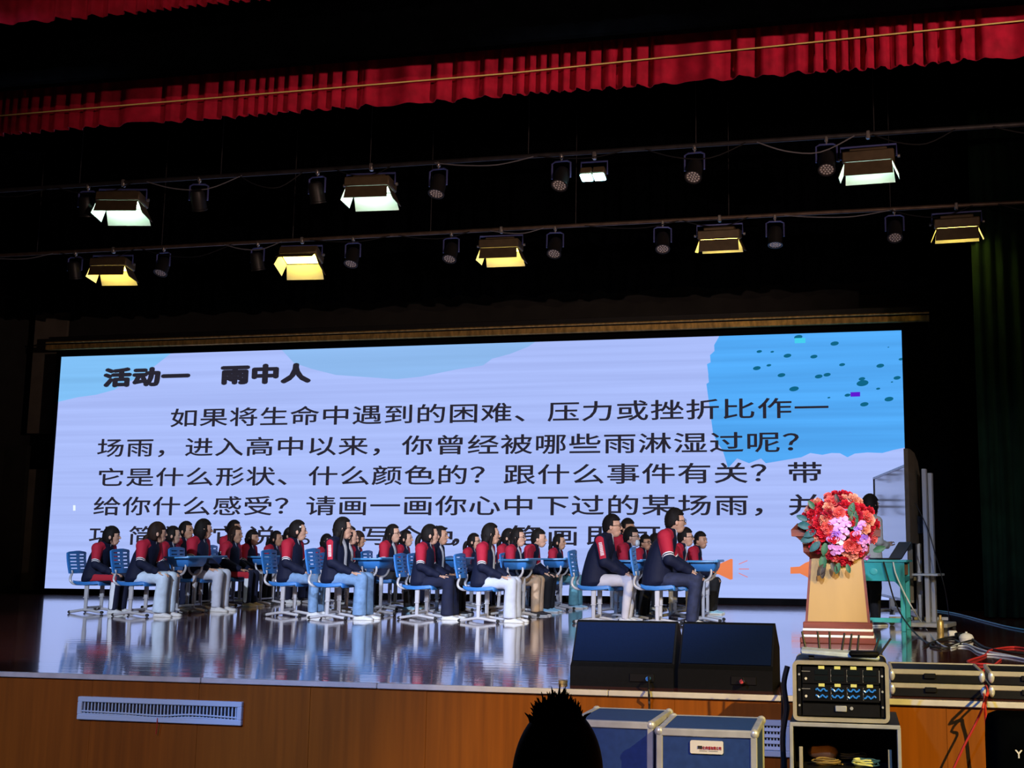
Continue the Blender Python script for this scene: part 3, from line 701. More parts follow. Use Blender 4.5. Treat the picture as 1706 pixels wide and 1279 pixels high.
def jacket_mesh(pose):
    P = POSES[pose]; R = P['rings']; b = B(); b.loft([ring(*r_) for r_ in R])
    c, z, rx, ry = R[-1]
    b.loft([ring(c - .004, z - .03, rx * 1.12, ry * 1.15), ring(c, z + .012, rx * 1.13, ry * 1.17), ring(c + .006, z + .024, rx * 1.02, ry * 1.05)])     # collar
    b.ell((R[6][0] - .075, 0, R[6][1] + .012), (.05, .1, .05))                                                   # hood roll
    arms = {}
    for s in (-1, 1):
        f = lambda p: (p[0], p[1] * s, p[2])
        pts = [V(f((R[7][0], .05, R[7][1] + .005))), V(f(P['sh'])), V(f(P['el'])), V(f(P['wr']))]; arms[s] = pts
        a = P['arm']; b.tube(pts, list(a), 14)
        for p, r_ in zip(pts[1:3], a[1:3]): b.ell(p, r_)
        b.ell((pts[2] * .5 + pts[3] * .5 + V((0, 0, -.012))), (.075, .06, .055))
    me = remesh(b, 'jacket', .0125, 5, 1.0, M['cloth_navy'])
    n = len(me.vertices); at = np.full(n, 0.0); aw = np.zeros(n); aa = np.zeros(n)
    Z = np.array([r_[1] for r_ in R]); CX = np.array([r_[0] for r_ in R]); RX = np.array([r_[2] for r_ in R]); RY = np.array([r_[3] for r_ in R])
    for i, v in enumerate(me.vertices):
        p = v.co; s = 1 if p.y >= 0 else -1; pts = arms[s]; best = None
        for k in range(3):
            a_, b_ = pts[k], pts[k + 1]; d = b_ - a_; t = max(0, min(1, (p - a_).dot(d) / d.length_squared)); q = a_ + d * t; rr = P['arm'][k] * (1 - t) + P['arm'][k + 1] * t
            e = (p - q).length / rr
            if best is None or e < best[0]: best = (e, k + t, (p.y - q.y) * s / rr)
        tn = math.hypot((p.x - np.interp(p.z, Z, CX)) / np.interp(p.z, Z, RX), p.y / np.interp(p.z, Z, RY))
        at[i], aa[i] = best[1], best[2]
        aw[i] = (tn - best[0]) * 3 + .5 + (.35 if best[1] < 1.0 else 0)
    for nm, arr in (('arm_t', at), ('arm_w', aw), ('arm_a', aa)):
        me.attributes.new(nm, 'FLOAT', 'POINT').data.foreach_set('value', arr.astype(np.float32))
    return me
def trouser_mesh(pose, style):
    P = POSES[pose]; b = B(); r1, r2, r3, r4 = {'wide': (.088, .078, .082, .092), 'straight': (.088, .074, .068, .064), 'slim': (.084, .068, .056, .046)}[style]
    b.ell((P['hip'][0], 0, P['hip'][2]), (.15, .175, .085), 20, 12)
    for s in (-1, 1):
        f = lambda p: (p[0], p[1] * s, p[2]); k_ = P['kn']; a_ = P['an']
        b.tube([f(P['hip']), f(((P['hip'][0] + k_[0]) / 2, (P['hip'][1] + k_[1]) / 2, k_[2] - .003)), f(k_)], [r1, (r1 + r2) / 2, r2], 14); b.ell(f(k_), r2)
        b.tube([f(k_), f(((k_[0] + a_[0]) / 2 - .005, a_[1], .3)), f((a_[0], a_[1], .055))], [r2 * .97, r3, r4], 14)
    return remesh(b, 'trousers', .0135, 5, .8, M['denim'])
def shoe_meshes():
    rg = []
    for x, hw, h in ((-.085, .028, .05), (-.075, .034, .075), (-.04, .037, .092), (.01, .039, .082), (.06, .044, .058), (.11, .046, .044), (.15, .038, .036), (.168, .022, .026)):
        rg.append([(x, hw * math.cos(t), .012 + max(0, math.sin(t)) * (h - .012) - max(0, -math.sin(t)) * .004) for t in [2 * PI * k / 14 for k in range(14)]])
    up = B().loft(rg).mesh('shoe', 'shoe_white', ang=60)
    rg = [[(x, y, z) for y, z in ((-hw, .002), (hw, .002), (hw * 1.05, .02), (-hw * 1.05, .02))] for x, hw in ((-.09, .025), (-.075, .036), (-.02, .039), (.06, .046), (.115, .048), (.155, .04), (.174, .022))]
    so = B().loft(rg).mesh('sole', 'sole', ang=60)
    return up, so
SHOE, SOLE = shoe_meshes()
# hair in head space
def hair_mesh(kind):
    b = B(); r_ = random.Random(hash(kind) % 97)
    def fn(d):
        az = math.degrees(math.atan2(abs(d.y), d.x)); el = math.degrees(math.asin(max(-1, min(1, d.z))))
        if kind in ('pony', 'long', 'bun'): lim = 58 + max(0, -el) * .75 if el < 38 else 0; low = -42
        elif kind == 'bob': lim = 66 + max(0, -el) * .3 if el < 24 else 0; low = -62
        elif kind == 'fringe': lim = 60 + max(0, -el) * .75 if el < 14 else 0; low = -46
        else: lim = 74 + max(0, -el) * 1.6 if el < 30 else 0; low = -34
        if az < lim or el < low: return .86
        k = 1.10 + .03 * max(0, d.z) + .02 * math.sin(az * .35) * math.sin(el * .4)
        if kind == 'short': k += .03 * max(0, d.z) + .018 * math.sin(az * 1.1) * math.sin(el * .9)
        if kind == 'bob' and el < 0: k += .10 + .10 * (-el / 60)
        if kind == 'long' and el < 0 and az > 80: k += .06
        return k
    b.ell((-.004, 0, .006), HEAD_R, 56, 40, None, fn)
    if kind == 'pony':
        b.tube(spline([(-.09, 0, -.005), (-.125, 0, -.02), (-.145, 0, -.08), (-.14, 0, -.15), (-.12, 0, -.21)], 4), [.018, .022, .027, .03, .031, .032, .033, .033, .033, .032, .031, .03, .028, .025, .02, .013, .006], 10)
    if kind == 'long':
        rg = []
        for z, x, rx, ry in ((.0, -.04, .065, .08), (-.07, -.055, .05, .078), (-.13, -.068, .04, .075), (-.19, -.08, .032, .07), (-.24, -.085, .022, .055), (-.26, -.085, .008, .03)):
            rg.append([(x + rx * math.cos(t), ry * math.sin(t), z) for t in [2 * PI * k / 16 for k in range(16)]])
        b.loft(rg)
        for s in (-1, 1): b.tube(spline([(.01, s * .083, .01), (-.004, s * .086, -.06), (-.015, s * .085, -.13), (-.02, s * .08, -.2)], 3), [.012, .015, .016, .017, .017, .017, .016, .014, .011, .006], 8)
    if kind == 'bun': b.ell((-.105, 0, .0), (.035, .04, .04), 14, 10)
    if kind in ('fringe', 'pony'):
        for s in (-1, 1): b.tube(spline([(.03, s * .078, .04), (.022, s * .084, -.01), (.02, s * .082, -.055), (.018, s * .076, -.09)], 3), [.008, .008, .008, .007, .006, .005, .005, .004, .003, .002], 6)
    if kind == 'fringe':
        b.tube(spline([(-.09, 0, -.03), (-.12, 0, -.06), (-.12, 0, -.13), (-.1, 0, -.17)], 4), [.025, .028, .03, .032, .033, .033, .032, .03, .027, .023, .018, .012, .006], 10)
    return b.mesh('hair', 'hair', True, 180)
HAIR = {}
FACE = {}
FACE['eye'] = B().ell((0, 0, 0), (.006, .0125, .0055), 10, 6).mesh('eye', 'eye_dark')
FACE['brow'] = B().tube([(-.002, -.018, -.001), (.002, 0, .003), (-.003, .018, -.002)], [.002, .0032, .002], 6).mesh('eyebrow', 'hair')
FACE['mouth'] = B().ell((0, 0, 0), (.005, .02, .006), 10, 6).mesh('mouth', 'lips')
g_ = B()
for s in (-1, 1):
    g_.tube([(.0, s * .034 + .025 * math.cos(t), .019 * math.sin(t)) for t in [2 * PI * k / 16 for k in range(16)]], .0022, 5, close=True)
    g_.tube([(-.002, s * .058, .008), (-.02, s * .076, .01), (-.095, s * .084, .0)], .0022, 5)
g_.tube([(0, -.01, .004), (.003, 0, .007), (0, .01, .004)], .0022, 5)
FACE['glasses'] = g_.mesh('glasses', 'glass_frame')
FACE['mask'] = B().ell((0, 0, 0), (.045, .07, .05), 16, 10, None, lambda d: 1 if d.x > -.2 else .6).mesh('face_mask', 'mask_white')

def jacket_material(name, style, shirt):
    m = bpy.data.materials.new(name); m.use_nodes = True; nt = m.node_tree; b = nt.nodes['Principled BSDF']; L = nt.links.new
    def N(t): return nt.nodes.new(t)
    def mth(op, a, c=None, d=None):
        n = N('ShaderNodeMath'); n.operation = op
        for i, x in enumerate((a, c, d)):
            if x is None: continue
            if isinstance(x, (int, float)): n.inputs[i].default_value = x
            else: L(x, n.inputs[i])
        return n.outputs[0]
    def attr(nm): n = N('ShaderNodeAttribute'); n.attribute_name = nm; return n.outputs['Fac']
    def gt(a, c): return mth('GREATER_THAN', a, c)
    def lt(a, c): return mth('LESS_THAN', a, c)
    def mul(*a):
        r_ = a[0]
        for q in a[1:]: r_ = mth('MULTIPLY', r_, q)
        return r_
    def mix(f, c1, c2):
        n = N('ShaderNodeMix'); n.data_type = 'RGBA'; L(f, n.inputs[0])
        for i, c in ((6, c1), (7, c2)):
            if isinstance(c, tuple): n.inputs[i].default_value = (*c, 1)
            else: L(c, n.inputs[i])
        return n.outputs[2]
    navy, red, white = (.005, .008, .03), (.42, .014, .04), (.75, .72, .75)
    t, wgt, ang = attr('arm_t'), attr('arm_w'), attr('arm_a')
    arm = gt(wgt, .5)
    tp = mth('SUBTRACT', t, mth('MULTIPLY', mth('SUBTRACT', 1.0, ang), .09))
    tc = N('ShaderNodeTexCoord'); sp = N('ShaderNodeSeparateXYZ'); L(tc.outputs['Object'], sp.inputs[0]); X, Y, Z = sp.outputs
    if style == 'sleeve': rmask = mul(arm, gt(t, .3), lt(tp, 1.74))
    else: rmask = mul(arm, gt(t, .3), lt(t, 1.9), gt(ang, .74 if style == 'stripe' else .35))
    col = mix(rmask, navy, red)
    if style == 'sleeve':
        for a_, c_ in ((1.70, 1.745), (1.79, 1.835)): col = mix(mul(arm, gt(tp, a_), lt(tp, c_)), col, white)
    else: col = mix(mul(arm, gt(t, 1.15), lt(t, 1.75), gt(ang, .86), lt(mth('SINE', mth('MULTIPLY', t, 90)), .3)), col, white)
    geo = N('ShaderNodeNewGeometry'); sn = N('ShaderNodeSeparateXYZ'); L(geo.outputs['Normal'], sn.inputs[0])
    frontx = gt(mth('SUBTRACT', X, mth('MULTIPLY', Z, .12)), -.04)
    yy = mth('ABSOLUTE', Y)
    if shirt == 'open': col = mix(mul(frontx, lt(yy, mth('ADD', .038, mth('MULTIPLY', mth('MAXIMUM', mth('SUBTRACT', Z, .85), 0), .12))), gt(Z, .62), lt(mth('MULTIPLY', arm, 1.0), .5)), col, (.72, .75, .8))
    else: col = mix(mul(frontx, lt(yy, mth('MULTIPLY', mth('SUBTRACT', Z, .93), .35)), gt(Z, .93), lt(arm, .5)), col, (.7, .72, .78))
    # thin white piping on the pocket seam
    n = N('ShaderNodeTexNoise'); n.inputs['Scale'].default_value = 14; L(tc.outputs['Object'], n.inputs['Vector'])
    bp = N('ShaderNodeBump'); bp.inputs['Strength'].default_value = .5; bp.inputs['Distance'].default_value = .012; L(n.outputs['Fac'], bp.inputs['Height']); L(bp.outputs[0], b.inputs['Normal'])
    L(col, b.inputs['Base Color']); b.inputs['Roughness'].default_value = .75; b.inputs['Specular IOR Level'].default_value = .25
    return m
JM = {(s, h): jacket_material('jacket_%s_%s' % (s, h), s, h) for s in ('sleeve', 'stripe') for h in ('closed', 'open')}
def track_material():
    m = mat('track_trousers', (.006, .009, .034), .8); nt = m.node_tree; b = nt.nodes['Principled BSDF']; L = nt.links.new; N = nt.nodes.new
    tc = N('ShaderNodeTexCoord'); sp = N('ShaderNodeSeparateXYZ'); L(tc.outputs['Object'], sp.inputs[0])
    a = N('ShaderNodeMath'); a.operation = 'ABSOLUTE'; L(sp.outputs[1], a.inputs[0])
    g = N('ShaderNodeMath'); g.operation = 'GREATER_THAN'; g.inputs[1].default_value = .156; L(a.outputs[0], g.inputs[0])
    z = N('ShaderNodeMath'); z.operation = 'GREATER_THAN'; z.inputs[1].default_value = .44; L(sp.outputs[2], z.inputs[0])
    c = N('ShaderNodeMix'); c.data_type = 'RGBA'; c.inputs[6].default_value = (.75, .78, .85, 1); c.inputs[7].default_value = (.42, .014, .03, 1); L(z.outputs[0], c.inputs[0])
    d = N('ShaderNodeMix'); d.data_type = 'RGBA'; d.inputs[6].default_value = (.006, .009, .034, 1); L(g.outputs[0], d.inputs[0]); L(c.outputs[2], d.inputs[7]); L(d.outputs[2], b.inputs['Base Color'])
    return m
M['track'] = track_material()

CACHE = {}
def cached(key, fn):
    if key not in CACHE: CACHE[key] = fn()
    return CACHE[key]
TOP = {'girl': 1.115 + .153, 'lean': 1.078 + .153, 'boy': 1.155 + .157}
def student(u, v, y, pose, yaw, hair, specs, jst, shirt, tstyle, tmat, shoe, label, seat_id, rz=0.0, skin='skin', hairm='hair', mask=False, clip=False):
    P = POSES[pose]; top = aty(u, v, y); sc = max(.86, min(1.16, top.z / TOP[pose]))
    hx = P['head'][0] * sc
    loc = V((top.x - hx * math.cos(rz), y - hx * math.sin(rz), 0))
    r = empty('person', loc, rz, label, 'person', 'seated people on the stage'); r.scale = (sc, sc, sc)
    ya = math.radians(yaw)
    inst('body', cached(('body', pose, yaw), lambda: body_mesh(pose, ya)), r, None, M[skin])
    inst('jacket', cached(('jacket', pose), lambda: jacket_mesh(pose)), r, None, JM[(jst, shirt)])
    inst('trousers', cached(('trousers', pose, tstyle), lambda: trouser_mesh(pose, tstyle)), r, None, M[tmat])
    for s in (-1, 1):
        sh = inst('shoe', SHOE, r, T(P['an'][0] + .015, P['an'][1] * s, 0) @ Rz(s * .08), M[shoe]); inst('sole', SOLE, sh)
    hm = T(P['head']) @ Rz(ya) @ HS
    inst('hair', cached(('hair', hair), lambda: hair_mesh(hair)), r, hm, M[hairm])
    for s in (-1, 1):
        inst('eye', FACE['eye'], r, hm @ T(.0835, s * .033, .006) @ Rz(s * .35)); inst('eyebrow', FACE['brow'], r, hm @ T(.089, s * .034, .028) @ Rz(s * .35), M[hairm])
    if mask: inst('face_mask', FACE['mask'], r, hm @ T(.065, 0, -.075))
    else: inst('mouth', FACE['mouth'], r, hm @ T(.0955, 0, -.058))
    if specs: inst('glasses', FACE['glasses'], r, hm @ T(.098, 0, .006))
    if clip: B().ell((0, 0, 0), (.012, .005, .012), 10, 6).build('hair_clip', 'plate_white', r, True, 40, hm @ T(.03, -.085, .05))
    chair((loc.x, loc.y, 0), rz, sc * 1.0, 'blue plastic school chair, ' + seat_id)
    return r
G = {1: 'group farthest from lectern', 2: 'second-farthest group', 3: 'second group from lectern', 4: 'group nearest lectern'}
STU = [ # u v Y pose yaw hair specs jacket shirt trousers colour shoe clothing (group, seat) rz
 (187, 876, 14.4, 'lean', 25, 'fringe', 0, 'sleeve', 'closed', 'straight', 'track', 'shoe_white', 'striped track trousers', (1, 'front row trailing seat'), 0),
 (263, 869, 13.95, 'lean', 40, 'fringe', 0, 'sleeve', 'closed', 'wide', 'denim_light', 'shoe_white', 'wide pale jeans', (1, 'front row leading seat'), 0),
 (289, 876, 15.9, 'girl', 25, 'pony', 0, 'sleeve', 'closed', 'straight', 'cloth_navy', 'shoe_white', 'navy trousers', (1, 'second row trailing seat'), 0),
 (311, 868, 16.6, 'girl', 0, 'pony', 0, 'sleeve', 'closed', 'straight', 'cloth_navy', 'shoe_dark', 'red-sleeved jacket', (1, 'third row trailing seat'), 0),
 (340, 864, 15.35, 'girl', 40, 'bob', 0, 'sleeve', 'closed', 'straight', 'denim_pale', 'shoe_white', 'light jeans', (1, 'second row leading seat'), 0),
 (391, 866, 18.15, 'girl', 0, 'bun', 0, 'sleeve', 'closed', 'straight', 'cloth_navy', 'shoe_dark', 'red-sleeved jacket', (1, 'fourth row trailing seat'), 0),
 (393, 876, 16.8, 'girl', 0, 'long', 0, 'sleeve', 'closed', 'straight', 'track', 'shoe_tan', 'track trousers and tan shoes', (1, 'third row leading seat'), 0),
 (421, 882, 17.65, 'girl', 0, 'bob', 0, 'sleeve', 'closed', 'straight', 'cloth_black', 'shoe_dark', 'red-sleeved jacket', (1, 'fourth row middle seat'), 0),
 (461, 884, 18.1, 'girl', 0, 'pony', 0, 'sleeve', 'closed', 'straight', 'cloth_navy', 'shoe_white', 'red-sleeved jacket', (1, 'fourth row leading seat'), 0),
 (484, 878, 18.75, 'girl', 0, 'pony', 0, 'sleeve', 'closed', 'straight', 'cloth_navy', 'shoe_dark', 'red-sleeved jacket', (1, 'hindmost seat before screen'), 0),
 (497, 866, 14.55, 'girl', 25, 'bun', 0, 'sleeve', 'closed', 'straight', 'denim', 'shoe_white', 'blue jeans', (2, 'front row trailing seat'), 0),
 (572, 861, 14.1, 'girl', 25, 'long', 1, 'stripe', 'open', 'wide', 'denim', 'shoe_white', 'open jacket and wide jeans', (2, 'front row leading seat'), 0),
 (545, 889, 18.3, 'girl', 0, 'bob', 0, 'sleeve', 'closed', 'straight', 'cloth_navy', 'shoe_dark', 'red-sleeved jacket', (2, 'hindmost seat before screen'), 0),
 (583, 876, 15.45, 'girl', 25, 'pony', 0, 'sleeve', 'open', 'straight', 'cloth_navy', 'shoe_white', 'open navy jacket', (2, 'second row seat'), 0),
 (597, 884, 16.8, 'girl', 25, 'fringe', 0, 'sleeve', 'closed', 'straight', 'cloth_black', 'shoe_white', 'dark jacket', (2, 'third row trailing seat'), 0),
 (655, 873, 16.45, 'girl', 0, 'long', 1, 'sleeve', 'open', 'straight', 'cloth_black', 'shoe_blue', 'open jacket over white shirt', (2, 'third row leading seat'), 0),
 (677, 883, 17.7, 'girl', 0, 'pony', 0, 'sleeve', 'closed', 'straight', 'cloth_navy', 'shoe_dark', 'red-sleeved jacket', (2, 'fourth row seat'), 0),
 (717, 873, 14.45, 'girl', 25, 'pony', 0, 'sleeve', 'closed', 'wide', 'cloth_navy', 'shoe_white', 'navy trousers and white shoes', (3, 'front row trailing seat'), 0),
 (734, 876, 15.55, 'girl', 0, 'bun', 0, 'stripe', 'open', 'straight', 'cloth_black', 'shoe_dark', 'open dark jacket', (3, 'second row trailing seat'), 0),
 (790, 888, 17.5, 'girl', 0, 'pony', 1, 'sleeve', 'closed', 'straight', 'cloth_navy', 'shoe_dark', 'red-sleeved jacket', (3, 'fourth row trailing seat'), 0),
 (818, 871, 14.1, 'girl', 25, 'long', 0, 'sleeve', 'open', 'wide', 'denim_pale', 'shoe_white', 'pale wide jeans, open jacket', (3, 'front row leading seat'), 0),
 (848, 880, 17.05, 'girl', 0, 'pony', 0, 'sleeve', 'closed', 'straight', 'cloth_navy', 'shoe_dark', 'red-sleeved jacket', (3, 'third row trailing seat'), 0),
 (863, 879, 15.65, 'girl', 0, 'long', 1, 'sleeve', 'open', 'straight', 'cloth_beige', 'shoe_dark', 'beige trousers', (3, 'second row leading seat'), 0),
 (898, 881, 16.6, 'lean', 5, 'short', 0, 'sleeve', 'closed', 'straight', 'cloth_black', 'shoe_blue', 'black trousers', (3, 'third row leading seat'), 0),
 (932, 889, 17.9, 'girl', 0, 'pony', 0, 'sleeve', 'closed', 'wide', 'denim_teal', 'shoe_blue', 'teal jeans', (3, 'fourth row leading seat'), -.1),
 (1020, 856, 14.28, 'boy', 5, 'short', 1, 'stripe', 'closed', 'slim', 'cloth_grey', 'shoe_white', 'light grey trousers', (4, 'front row trailing seat'), 0),
 (1046, 863, 16.85, 'boy', -25, 'short', 0, 'sleeve', 'closed', 'straight', 'cloth_black', 'shoe_dark', 'red-shouldered jacket', (4, 'third row trailing seat'), 0),
 (1052, 877, 15.45, 'boy', 5, 'short', 1, 'sleeve', 'closed', 'straight', 'cloth_black', 'shoe_dark', 'red sleeves', (4, 'second row trailing seat'), 0),
 (1075, 890, 17.7, 'boy', -25, 'short', 1, 'sleeve', 'closed', 'straight', 'cloth_black', 'shoe_tan', 'red-sleeved jacket', (4, 'fourth row seat'), 0),
 (1092, 888, 18.5, 'girl', 0, 'fringe', 0, 'sleeve', 'closed', 'straight', 'cloth_navy', 'shoe_dark', 'red-sleeved jacket', (4, 'hindmost seat before screen'), 0),
 (1125, 846, 14.0, 'boy', 20, 'short', 1, 'sleeve', 'closed', 'straight', 'denim_dark', 'shoe_white', 'dark jeans, leaning forward', (4, 'front row leading seat'), .06),
 (1142, 878, 15.65, 'boy', 5, 'short', 1, 'sleeve', 'open', 'straight', 'cloth_black', 'shoe_dark', 'open jacket over white shirt', (4, 'second row leading seat'), 0),
 (1167, 885, 16.85, 'boy', -25, 'short', 0, 'sleeve', 'closed', 'straight', 'cloth_black', 'shoe_blue', 'black trousers, head turned', (4, 'third row leading seat'), 0),
]
TAN = {3, 5, 6, 7, 8, 14, 18, 24, 26, 28, 29, 32}
for k, s in enumerate(STU):
    sid = s[13][1] + ', ' + G[s[13][0]]
    student(*s[:12], 'seated person in %s, %s' % (s[12], sid), sid, s[14], 'skin_tan' if k in TAN else 'skin', 'hair_brown' if k in (1, 6, 14) else 'hair', mask=(k == 27), clip=(k == 10))
for u, v, y, lb in [(312, 941, 14.85, 'second row desk of group farthest from lectern'), (340, 936, 16.1, 'desk right behind the second row desk, group farthest from lectern'), (447, 933, 17.38, 'fourth row desk, group farthest from lectern'),
                    (626, 938, 14.92, 'second row desk, second-farthest group'), (758, 943, 16.3, 'third row desk, second group from lectern'), (866, 939, 15.1, 'desk behind front row knees, second group from lectern'),
                    (929, 944, 17.2, 'fourth row desk, second group from lectern'), (1052, 942, 14.85, 'trailing second row desk, group nearest lectern'), (1175, 944, 15.0, 'leading second row desk, group nearest lectern')]:
    school_desk(u, v, y, 0, 'blue-topped school desk, ' + lb)

# ------------------------------------------------------------------ lectern and flowers
lp = fl(1396, 1072); LX, LY = lp.x, lp.y + .22
lec = empty('lectern', (LX, LY, 0), 0, 'wooden lectern with gold front panel, red-brown top and striped base', 'lectern')
for k, (z0, z1, hw, hd, m) in enumerate([(0, .055, .36, .27, 'wood_red'), (.055, .08, .345, .255, 'strip_white'), (.08, .115, .34, .25, 'wood_red'), (.115, .14, .335, .245, 'strip_white'), (.14, .2, .33, .24, 'wood_red')]):
    B().box((0, 0, (z0 + z1) / 2), (2 * hw, 2 * hd, z1 - z0), .006).build('base_strip' if m == 'strip_white' else 'base_step', m, lec)
rect = lambda z, hw, hd, y=0: [(-hw, -hd + y, z), (hw, -hd + y, z), (hw, hd + y, z), (-hw, hd + y, z)]
B().loft([rect(.2, .31, .21), rect(.82, .26, .19)]).build('body', 'wood_red', lec, False)
B().add([(-.285, -.216, .205), (.285, -.216, .205), (.238, -.197, .815), (-.238, -.197, .815), (-.285, -.2, .205), (.285, -.2, .205), (.238, -.18, .815), (-.238, -.18, .815)], [(0, 1, 2, 3), (4, 7, 6, 5), (0, 4, 5, 1), (1, 5, 6, 2), (2, 6, 7, 3), (3, 7, 4, 0)]).build('front_panel', 'wood_gold', lec, False)
B().loft([rect(.81, .25, .2), rect(.87, .315, .25), rect(.95, .32, .255)]).build('collar', 'wood_red', lec, False)
B().box((0, 0, .955), (.65, .52, .014), .004).build('collar_strip', 'strip_white', lec)
B().loft([rect(.962, .32, .25), rect(1.02, .385, .28), rect(1.022, .425, .3), rect(1.085, .43, .3), rect(1.15, .37, .26, .02)]).build('top_console', 'wood_red', lec, False)

def rose_mesh():
    b = B(); r_ = random.Random(3)
    b.ell((0, 0, .012), (.016, .016, .02), 8, 6)
    for ringi, (n, rad, h, lean) in enumerate(((3, .013, .036, .08), (4, .021, .036, .28), (5, .030, .034, .5), (6, .040, .029, .78), (6, .046, .022, 1.1))):
        for k in range(n):
            a = 2 * PI * (k + .5 * (ringi % 2)) / n + r_.uniform(-.15, .15); vs = []; fs = []; wd = rad * 5.2 / n * 1.25
            for i in range(4):
                t = i / 3
                for j in range(4):
                    sx = (j / 3 - .5) * wd * math.sin(.5 + 2.1 * t) ; rr = rad * .45 + math.sin(lean) * h * t * 1.1 + rad * .25 * t - abs(j / 3 - .5) * .01; zz = math.cos(lean) * h * t + .003 + (.006 * t * t if lean < .8 else -.008 * t * t)
                    vs.append((rr * math.cos(a) - sx * math.sin(a), rr * math.sin(a) + sx * math.cos(a), zz))
            for i in range(3):
                for j in range(3): q = i * 4 + j; fs.append((q, q + 1, q + 5, q + 4))
            b.add(vs, fs)
    me = bpy.data.meshes.new('rose'); me.from_pydata(b.v, [], b.f); me.materials.append(M['petal_red'])
    for p in me.polygons: p.use_smooth = True
    return me
def petal(b, a, L, wd, lift, cup=.3):
    vs = []; fs = []
    for i in range(5):
        t = i / 4
        for j in range(3):
            s_ = (j - 1) * wd * math.sin(PI * (.12 + .8 * t)); x = L * t; z = lift * t + cup * abs(s_) - .012 * t * t
            vs.append((x * math.cos(a) - s_ * math.sin(a), x * math.sin(a) + s_ * math.cos(a), z))
    for i in range(4):
        for j in range(2): q = i * 3 + j; fs.append((q, q + 1, q + 4, q + 3))
    b.add(vs, fs)
def orchid_mesh():
    b = B()
    for a, L, wd in ((PI / 2, .042, .016), (PI / 2 + 2.0, .042, .015), (PI / 2 - 2.0, .042, .015), (.05, .046, .026), (PI - .05, .046, .026)): petal(b, a, L, wd, .006)
    b.ell((0, -.006, .008), (.009, .012, .01), 8, 6)
    me = bpy.data.meshes.new('orchid'); me.from_pydata(b.v, [], b.f); me.materials.append(M['petal_lilac'])
    for p in me.polygons: p.use_smooth = True
    return me
def leaf_mesh():
    b = B(); petal(b, 0, .11, .03, .01, .4); me = bpy.data.meshes.new('leaf'); me.from_pydata(b.v, [], b.f); me.materials.append(M['leaf_green'])
    for p in me.polygons: p.use_smooth = True
    return me
ROSE, ORCHID, LEAF = rose_mesh(), orchid_mesh(), leaf_mesh()
fz = 1.13
fa = empty('flower_arrangement', (LX + .03, LY - .12, fz), 0, 'big bouquet of red and coral roses with lilac orchids on the lectern', 'flowers')
B().ell((0, .0, -.06), (.24, .17, .16), 16, 10).build('foam_block', 'leaf_green', fa)
fr_ = random.Random(21)
def dome(x, z):  # local surface of the bouquet facing the hall
    q = max(0.0, 1 - (x / .37) ** 2 - ((z + .01) / .35) ** 2); return -.30 * math.sqrt(q)
def place(name, me, x, z, sc, m, out=0.0, roll=0.0, tilt=None):
    y = dome(x, z) - out; n = V((x / .37 * .8, -max(.35, -dome(x, z) / .30), (z + .03) / .35 * .8)).normalized()
    if tilt: n = V(tilt).normalized()
    q = n.to_track_quat('Z', 'Y').to_matrix().to_4x4()
    return inst(name, me, fa, T(x, y, z) @ q @ Rz(roll) @ Matrix.Scale(sc, 4), M[m])
def fpx(u, v): p = aty(u, v, LY - .35); return p.x - fa.location.x, p.z - fz
taken = []
# orchids in two hanging sprays
for u, v in [(1395, 868), (1405, 866), (1410, 874), (1388, 872), (1398, 880), (1408, 886), (1392, 890), (1402, 896), (1398, 903), (1386, 897), (1388, 912), (1400, 914), (1393, 920), (1430, 880), (1436, 874), (1428, 889), (1440, 895), (1446, 902), (1436, 904), (1432, 898), (1441, 915), (1437, 923), (1444, 930)]:
    x, z = fpx(u, v); place('orchid', ORCHID, x, z, fr_.uniform(1.0, 1.3), 'petal_lilac' if fr_.random() < .7 else ('petal_white' if fr_.random() < .6 else 'petal_violet'), .045, fr_.uniform(-.5, .5)); taken.append((x, z, .05))
cand = 0
spots = [(1354, 858, 'petal_red'), (1380, 857, 'petal_crimson'), (1368, 868, 'petal_crimson'), (1408, 842, 'petal_red'), (1422, 848, 'petal_red'), (1427, 860, 'petal_crimson'), (1385, 838, 'petal_coral'), (1381, 847, 'petal_peach'), (1421, 834, 'petal_peach'), (1398, 856, 'petal_coral'), (1374, 868, 'petal_peach'), (1366, 872, 'petal_red'), (1420, 870, 'petal_red'), (1442, 862, 'petal_coral'), (1446, 867, 'petal_peach'), (1457, 873, 'petal_red'), (1440, 881, 'petal_peach'), (1448, 852, 'petal_red'), (1380, 880, 'petal_coral'), (1372, 886, 'petal_red'), (1424, 893, 'petal_red'), (1452, 896, 'petal_coral'), (1375, 915, 'petal_coral'), (1414, 908, 'petal_coral'), (1423, 911, 'petal_coral'), (1420, 924, 'petal_peach'), (1404, 932, 'petal_red'), (1412, 935, 'petal_red'), (1390, 895, 'petal_red'), (1356, 885, 'petal_red')]
for u, v, m in spots:
    x, z = fpx(u, v); place('rose', ROSE, x, z, fr_.uniform(1.0, 1.35), m, .02, fr_.uniform(0, 6)); taken.append((x, z, .06))
while cand < 900 and len(taken) < 88:
    cand += 1; a = fr_.uniform(0, 2 * PI); r_ = math.sqrt(fr_.random()); x = .35 * r_ * math.cos(a); z = .31 * r_ * math.sin(a)
    if all((x - p) ** 2 + (z - q) ** 2 > (w_ * .85) ** 2 for p, q, w_ in taken):
        place('rose', ROSE, x, z, fr_.uniform(.8, 1.15), fr_.choice(['petal_red', 'petal_red', 'petal_crimson', 'petal_coral', 'petal_peach']), .0, fr_.uniform(0, 6)); taken.append((x, z, .05))
